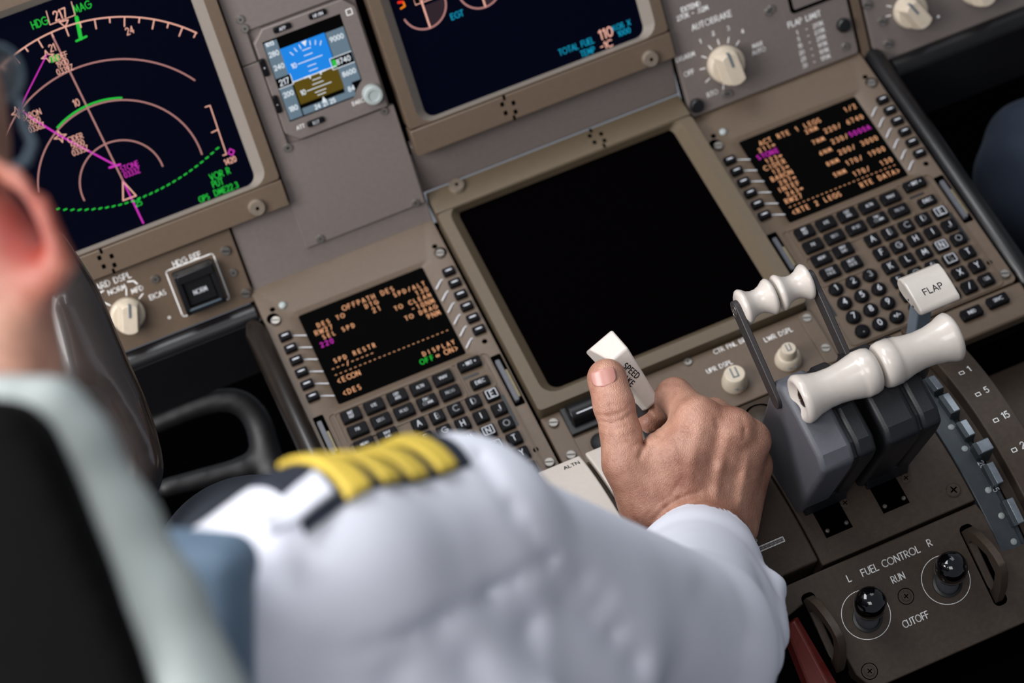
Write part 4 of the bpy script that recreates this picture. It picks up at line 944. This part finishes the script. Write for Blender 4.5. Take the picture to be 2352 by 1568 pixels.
# head, neck and body
Hd = at(-500, 340, 800); Nk = at(-330, 800, 775); Ear = at(70, 500, 752)
hx = CR; hy = -CD; hz = -CF
def bodyf(P):
    d = ell(P, Hd, (CR, CD, CF), (78, 92, 100))
    d = smin(d, cone(P, Hd+CD*60, Nk+CD*60, 52, 54), 30)
    d = smin(d, cone(P, at(-220, 1560, 790), at(760, 1380, 830), 44, 28), 20)
    d = smin(d, cone(P, Sh, El, 30, 32), 20)
    d = smin(d, cone(P, El, Wr+(El-Wr)*.22, 33, 19), 14)
    d = smin(d, ell(P, at(300, 2350, 860), (CR, CD, CF), (170, 150, 90)), 60)
    return d
EA = np.array(Ear)
def earf(P):
    x = (P[0]-EA[0])*CR[0]+(P[1]-EA[1])*CR[1]+(P[2]-EA[2])*CR[2]; y = (P[0]-EA[0])*CD[0]+(P[1]-EA[1])*CD[1]+(P[2]-EA[2])*CD[2]; z = (P[0]-EA[0])*CF[0]+(P[1]-EA[1])*CF[1]+(P[2]-EA[2])*CF[2]
    return x, y, z
RIM = [at(-60, 420, 768), at(-15, 378, 758), at(45, 415, 750), at(95, 480, 748), at(126, 550, 750), at(140, 610, 754), at(112, 640, 758), at(78, 622, 764), at(60, 660, 768)]
def headf(P):
    d = bodyf(P)
    e = cone(P, RIM[0], RIM[1], 4, 5)
    for i in range(1, len(RIM)-1): e = smin(e, cone(P, RIM[i], RIM[i+1], 5 if i < 5 else 6.5, 5 if i < 4 else 6.5), 3)
    e = smin(e, cone(P, at(-40, 450, 772), at(85, 600, 765), 9, 7), 6)
    e = smin(e, cone(P, at(-30, 640, 780), at(20, 860, 780), 19, 20), 20)
    return smin(d, e, 6)
hp = [Hw1, Hw2, I2, M2, R2, R3, P4]+thumb
lo, hi = bounds(hp+[Wr+(El-Wr)*.3], 32); lo2, hi2 = bounds([Hd, Nk, Sh, El, Wr, at(250, 1900, 860)], 130)
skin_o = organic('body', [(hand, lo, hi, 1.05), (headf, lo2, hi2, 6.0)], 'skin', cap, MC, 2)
# thumb nail
tn0, tn1 = at(1380, 838, 1342), at(1391, 884, 1341)
axl = (tn1-tn0)/np.linalg.norm(tn1-tn0); tc_ = at(1394, 869, 1342)
nz = -CF-(-CF@axl)*axl; nz = nz-CR*.2; nz -= (nz@axl)*axl; nz /= np.linalg.norm(nz); nx = np.cross(axl, nz)
b = MB().use('nail'); rows = []
for i in range(9):
    s_ = i/8; row = []
    yy = -3.4+9.6*s_; wmax = .64*(1 if .12 < s_ < .55 else (.9 if s_ <= .12 else math.sqrt(max(0.03, 1-((s_-.55)/.46)**2))))
    for j in range(13):
        a = (-1+2*j/12)*wmax; rr_ = 12.35+.35*s_
        p = np.array(tc_)+axl*(yy-1.5+1.2*(1-abs(-1+2*j/12))*(s_-.5))+nz*(rr_*cos(a))+nx*(rr_*sin(a))
        row.append(tuple((np.array(W(p))-np.array(MC.translation))*1000))
    rows.append(row)
b.loop(rows, False, False, False)
nl_ = part('thumbnail', b, cap); sm = nl_.modifiers.new('thick', 'SOLIDIFY'); sm.thickness = .0005; sm.offset = -1

# shirt: yoke, back, sleeve and cuff, hollow at the wrist
Cf = at(1609, 1281, 1324)
sdir = (Wr-El)/np.linalg.norm(Wr-El)
A_in, A_out = at(740, 1345, 800), at(1040, 1215, 880)
def folds(P, d):
    x = P[0]*CR[0]+P[1]*CR[1]+P[2]*CR[2]; y = P[0]*CD[0]+P[1]*CD[1]+P[2]*CD[2]
    def seg3(pts, s_, dep):
        nonlocal d
        Q = [(at(*p)@CR, at(*p)@CD) for p in pts]
        for (x0, y0), (x1, y1) in zip(Q, Q[1:]):
            L = (x1-x0)**2+(y1-y0)**2; t = np.clip(((x-x0)*(x1-x0)+(y-y0)*(y1-y0))/L, 0, 1)
            d = d+dep*np.exp(-((x-x0-t*(x1-x0))**2+(y-y0-t*(y1-y0))**2)/(s_*s_))
    for pts, s_, dep in (([(1100, 1040, 900), (1180, 1150, 900), (1250, 1265, 900)], 2.8, 3.0), ([(1250, 1265, 900), (1120, 1340, 870), (950, 1400, 850), (860, 1430, 840)], 3.0, 3.2),
                         ([(1262, 1275, 920), (1330, 1310, 930), (1385, 1350, 940)], 4, 2.2), ([(1268, 1330, 920), (1320, 1370, 930)], 3.5, 2), ([(1180, 1330, 900), (1230, 1400, 900)], 4, 2.2),
                         ([(1290, 1370, 920), (1350, 1400, 930), (1400, 1450, 940)], 5, 2.6), ([(1130, 1350, 880), (1200, 1430, 890), (1250, 1600, 900)], 5.5, 2.6), ([(1020, 1390, 870), (1080, 1470, 870), (1120, 1600, 880)], 6, 2.4),
                         ([(1000, 1400, 870), (930, 1470, 850), (900, 1600, 850)], 6, 2), ([(1400, 1440, 950), (1450, 1500, 960), (1470, 1600, 960)], 6, 3), ([(780, 1440, 840), (760, 1600, 840)], 7, 2.4), ([(660, 1420, 830), (640, 1600, 830)], 7, 2.4),
                         ([(1560, 1300, 1150), (1660, 1420, 1150)], 7, 1.5)):
        seg3(pts, s_, dep)
    return d
def sleeve(P):
    d = cone(P, Sh, El, 34.5, 47)
    d = smin(d, cone(P, El, Cf-sdir*40, 45, 36), 14)
    d = smin(d, cone(P, Cf-sdir*42, Cf-sdir*2, 38, 34.2), 8)
    d = smin(d, cone(P, at(1690, 1420, 1230), at(1715, 1500, 1190), 24, 20), 14)
    d = smin(d, cone(P, at(1650, 1370, 1235), at(1768, 1352, 1265), 20, 8), 10); d = smin(d, cone(P, at(1768, 1352, 1265), at(1775, 1460, 1215), 8, 9), 8)
    return d
def shirtf(P):
    d = cone(P, at(400, 1580, 790), A_in, 46, 40)
    d = smin(d, cone(P, A_in, A_out, 40, 34), 12)
    d = smin(d, sleeve(P), 22)
    d = smin(d, ell(P, at(560, 2080, 840), (CR, CD, CF), (150, 120, 75)), 30)
    d = smin(d, cone(P, at(760, 1600, 840), at(1250, 1600, 960), 52, 45), 36)
    d = folds(P, d)
    cut = (P[0]-Cf[0])*sdir[0]+(P[1]-Cf[1])*sdir[1]+(P[2]-Cf[2])*sdir[2]
    cut = np.where(nseg(P, Cf, Cf+sdir*30)[0] < 90, cut, -50.)
    hollow = cone(P, Cf-sdir*60, Cf+sdir*30, 29.5, 31.5)
    return smax(smax(d, cut, 2), -hollow, 1.5)
lo, hi = bounds([at(330, 1560, 790), A_out, Sh, El, Cf, at(1745, 1420, 1190), at(520, 1700, 840)], 70)
shirt = organic('shirt', [(shirtf, lo, hi, 3.2)], 'shirt_white', cap, MC, 2)
# epaulette slider on the shoulder, gold bars with dark gaps
ea, eb = at(740, 1345, 798), at(1070, 1212, 884)
eax = (eb-ea)/np.linalg.norm(eb-ea); e1 = -CF-(-CF@eax)*eax; e1 /= np.linalg.norm(e1); e2 = np.cross(eax, e1)
if e2@CD > 0: e2 = -e2
EL = np.linalg.norm(eb-ea)
def sradius(c, dr):
    rs = np.arange(15, 80, .25); q = c[:, None]+dr[:, None]*rs[None]
    v = shirtf((q[0], q[1], q[2])); k = np.argmax(v > 0); return rs[k] if v[k] > 0 else 40.
ENT = 28; ENA = 28; EA0, EA1 = 20., 125.
ER = np.array([[sradius(ea+eax*EL*t, e1*cos(rad(a))+e2*sin(rad(a))) for a in np.linspace(EA0, EA1, ENA)] for t in np.linspace(-.36, 1.06, ENT)])
for _ in range(3):
    ER[1:-1] = (ER[:-2]+ER[1:-1]*2+ER[2:])/4; ER[:, 1:-1] = (ER[:, :-2]+ER[:, 1:-1]*2+ER[:, 2:])/4
_k = int(.26/1.42*(ENT-1))
ER[:_k] = ER[_k]*.5+ER[:_k]*.5
def erad(t, a):
    x = np.clip((t+.36)/1.42*(ENT-1), 0, ENT-1.001); y = np.clip((a-EA0)/(EA1-EA0)*(ENA-1), 0, ENA-1.001); i, j = int(x), int(y); f, g = x-i, y-j
    return ER[i, j]*(1-f)*(1-g)+ER[i+1, j]*f*(1-g)+ER[i, j+1]*(1-f)*g+ER[i+1, j+1]*f*g
def epatch(b, t0, t1, a0, a1, r0, r1, n=18, m=6):
    rings = []
    for i in range(n+1):
        a = a0+(a1-a0)*i/n; dr = e1*cos(rad(a))+e2*sin(rad(a)); ring = []
        sk = .0034*(a-47)
        for t, r in [(t0+sk+(t1-t0)*k/m, r0) for k in range(m+1)]+[(t1+sk+(t0-t1)*k/m, r1) for k in range(m+1)]:
            ring.append(tuple((np.array(W(ea+eax*EL*t+dr*(erad(t, a)+r)))-np.array(MC.translation))*1000))
        rings.append(ring)
    b.loop(rings)
b = MB().use('navy_felt'); epatch(b, -.31, .75, 43, 104, -1.5, 1.6, 24, 16); ep = part('epaulette', b, cap, .8)
for k in range(4):
    b = MB().use('gold_braid'); epatch(b, -.125+k*.208, .006+k*.208, 42.5, 104, 1, 4.2, 24); part('gold_stripe', b, ep, 1.6, seg=3)
b = MB().use('shirt_white'); epatch(b, -.5, -.16, 50, 68, 1.5, 3.8, 10, 6); part('shoulder_strap', b, cap, 1.2, seg=3)
# trousers: right knee seen under the arm
def trous(P): return smin(cone(P, at(760, 1560, 1130), at(590, 1335, 1395), 80, 62), cone(P, at(590, 1335, 1395), at(520, 1500, 1640), 60, 48), 20)
lo, hi = bounds([at(760, 1560, 1130), at(590, 1335, 1395), at(520, 1500, 1640)], 85)
organic('trousers', [(trous, lo, hi, 6)], 'cloth_navy', cap, MC, 2)
# spectacles
t = thing('spectacles', 'thin spectacles with a round lens at the left edge', 'glasses', upright(at(20, 200, 800)))
def wl_(p, M): return tuple((np.array(W(p))-np.array(M.translation))*1000)
c = at(-8, 172, 835); b = MB().use('spectacle')
rim = [c+CR*8.5*cos(a)+CD*10.5*sin(a)+CF*3*cos(a) for a in np.linspace(0, 2*PI, 36, endpoint=False)]
b.tube([wl_(p, t.matrix_world) for p in rim], 1.5, 10, True); part('rim', b, t)
b = MB().use('lens_glass'); b.add([wl_(p, t.matrix_world) for p in rim]+[wl_(p+CF*1.2, t.matrix_world) for p in rim], [tuple(range(36)), tuple(range(71, 35, -1))]+[(i, (i+1) % 36, 36+(i+1) % 36, 36+i) for i in range(36)]); part('lens', b, t)
b = MB().use('spectacle'); b.tube([wl_(p, t.matrix_world) for p in (at(45, 235, 835), at(52, 285, 815), at(75, 330, 785), at(60, 370, 768), at(20, 392, 766))], [2, 1.8, 1.6, 1.6, 1.6], 10); part('temple', b, t)

# ------------------------------------------------------------------ first officer's knee
fo = thing('person', 'second pilot of whom only a navy trouser knee shows at the right edge', 'person', upright(at(2480, 420, 1760)))
k0, k1 = at(2420, 385, 1740)+np.array((90, -330, 60.)), at(2420, 385, 1740); k2 = k1+np.array((10, 60, -330.))
def fof(P, g=0.):
    d = smin(cone(P, k0, k1, 74+g, 47+g), cone(P, k1, k2, 46+g, 40+g), 30)
    if g: 
        s_ = (P[0]*.9+P[1]*.6+P[2]*.2); d = d+1.8*np.sin(s_/9+np.sin(P[1]/23)*1.5)
    return d
lo, hi = bounds([k0, k1, k2], 86)
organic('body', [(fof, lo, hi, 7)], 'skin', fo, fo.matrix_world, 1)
organic('trousers', [(lambda P: fof(P, 5.), lo, hi, 5)], 'cloth_blue', fo, fo.matrix_world, 2)

# ------------------------------------------------------------------ captain's seat
st = thing('pilot_seat', 'seat with black back shell, pale rim and blue grey cushion', 'seat', upright(at(150, 1700, 620)))
q0, q1, q2, q3 = at(-260, 900, 640), at(95, 915, 640), at(240, 1240, 640), at(420, 1640, 640)
def shellf(P):
    x = (P[0]-q1[0])*CR[0]+(P[1]-q1[1])*CR[1]+(P[2]-q1[2])*CR[2]; y = (P[0]-q1[0])*CD[0]+(P[1]-q1[1])*CD[1]+(P[2]-q1[2])*CD[2]; z = (P[0]-q1[0])*CF[0]+(P[1]-q1[1])*CF[1]+(P[2]-q1[2])*CF[2]
    side = (x-.43*y)*.918; return smax(smax(smax(side, -y, 12), np.abs(z)-16, 6), x*0+np.maximum(-x-70, y-110), 4)
lo, hi = bounds([q0, q1, q3, at(-260, 1700, 640)], 40)
organic('back_shell', [(shellf, lo, hi, 4)], 'seat_dark', st, st.matrix_world, 2)
tr = [at(-260, 930, 655), at(20, 932, 655), at(118, 948, 655), at(175, 1025, 655), at(262, 1205, 655), at(352, 1400, 650), at(470, 1680, 640)]; rr2 = [7, 8, 9.5, 10.5, 12.5, 14.5, 17]
def trimf(P):
    d = cone(P, tr[0], tr[1], rr2[0], rr2[1])
    for i in range(1, 6): d = smin(d, cone(P, tr[i], tr[i+1], rr2[i], rr2[i+1]), 6)
    return d
lo, hi = bounds(tr, 22); organic('rim', [(trimf, lo, hi, 2.6)], 'seat_trim', st, st.matrix_world, 2)
cx = (CR*.96+CD*.02, CD, CF)
def cush(P): return smin(rbox(P, at(440, 1500, 735), (CR, CD, CF), (19.5, 36, 20), 9), cone(P, at(380, 1275, 738), at(540, 1275, 738), 9, 7), 8)
lo, hi = bounds([at(300, 1200, 735), at(620, 1800, 735)], 30); organic('cushion', [(cush, lo, hi, 2.6)], 'seat_blue', st, st.matrix_world, 3)

# ------------------------------------------------------------------ control yoke and the dark frame beyond it
YZ = 1330
def spl(pts, m):
    P = [2*np.array(pts[0])-np.array(pts[1])]+[np.array(x) for x in pts]+[2*np.array(pts[-1])-np.array(pts[-2])]; o = []
    for i in range(1, len(P)-2):
        for k in range(m):
            t = k/m; o.append(.5*(2*P[i]+(P[i+1]-P[i-1])*t+(2*P[i-1]-5*P[i]+4*P[i+1]-P[i+2])*t*t+(3*P[i]-P[i-1]-3*P[i+1]+P[i+2])*t**3))
    return o+[P[-2]]
yk = thing('control_yoke', 'glossy dark brown control wheel horn behind the seat rim', 'control wheel', upright(at(250, 1000, YZ)))
yp = spl([at(120, 560, 1300), at(185, 700, 1305), at(225, 820, 1312), at(275, 930, 1320), at(315, 1030, 1328), at(318, 1100, 1332), at(270, 1180, 1336)], 5); yr = list(np.interp(np.linspace(0, 6, len(yp)), range(7), [9, 12, 15, 15, 13, 13, 11]))
def yokef(P):
    d = cone(P, yp[0], yp[1], yr[0], yr[1])
    for i in range(1, len(yp)-1): d = smin(d, cone(P, yp[i], yp[i+1], yr[i], yr[i+1]), 2)
    d = smin(d, cone(P, at(130, 700, 1300), at(165, 860, 1312), 12, 15), 22)
    d = smin(d, cone(P, at(165, 860, 1320), at(230, 960, 1326), 14, 12), 12)
    e = cone(P, at(215, 930, 1345), at(235, 1100, 1345), 10, 13); return smin(d, e, 14)
lo, hi = bounds(yp+[at(130, 700, 1300)], 24); organic('horn', [(yokef, lo, hi, 2.2)], 'yoke_brown', yk, yk.matrix_world, 2)
fr = spl([at(330, 985, 1640), at(470, 928, 1650), at(545, 922, 1655), at(590, 965, 1660), at(612, 1040, 1660), at(645, 1140, 1655)], 4)
fi = [at(380, 1120, 1640), at(560, 1075, 1655), at(600, 1050, 1660)]
def framef(P):
    d = cone(P, fr[0], fr[1], 7, 7)
    for i in range(1, len(fr)-1): d = smin(d, cone(P, fr[i], fr[i+1], 7+i*.22, 7.2+i*.22), 2)
    for i in range(2): d = smin(d, cone(P, fi[i], fi[i+1], 7, 8), 6)
    return d
lo, hi = bounds(fr+fi, 20); f = organic('pedal_frame', [(framef, lo, hi, 3)], 'frame_black', None, upright(fr[2]), 2)
f.matrix_world = upright(fr[2]); f['label'] = 'dark rounded frame in the shadowed footwell left of the keypad unit'; f['category'] = 'frame'
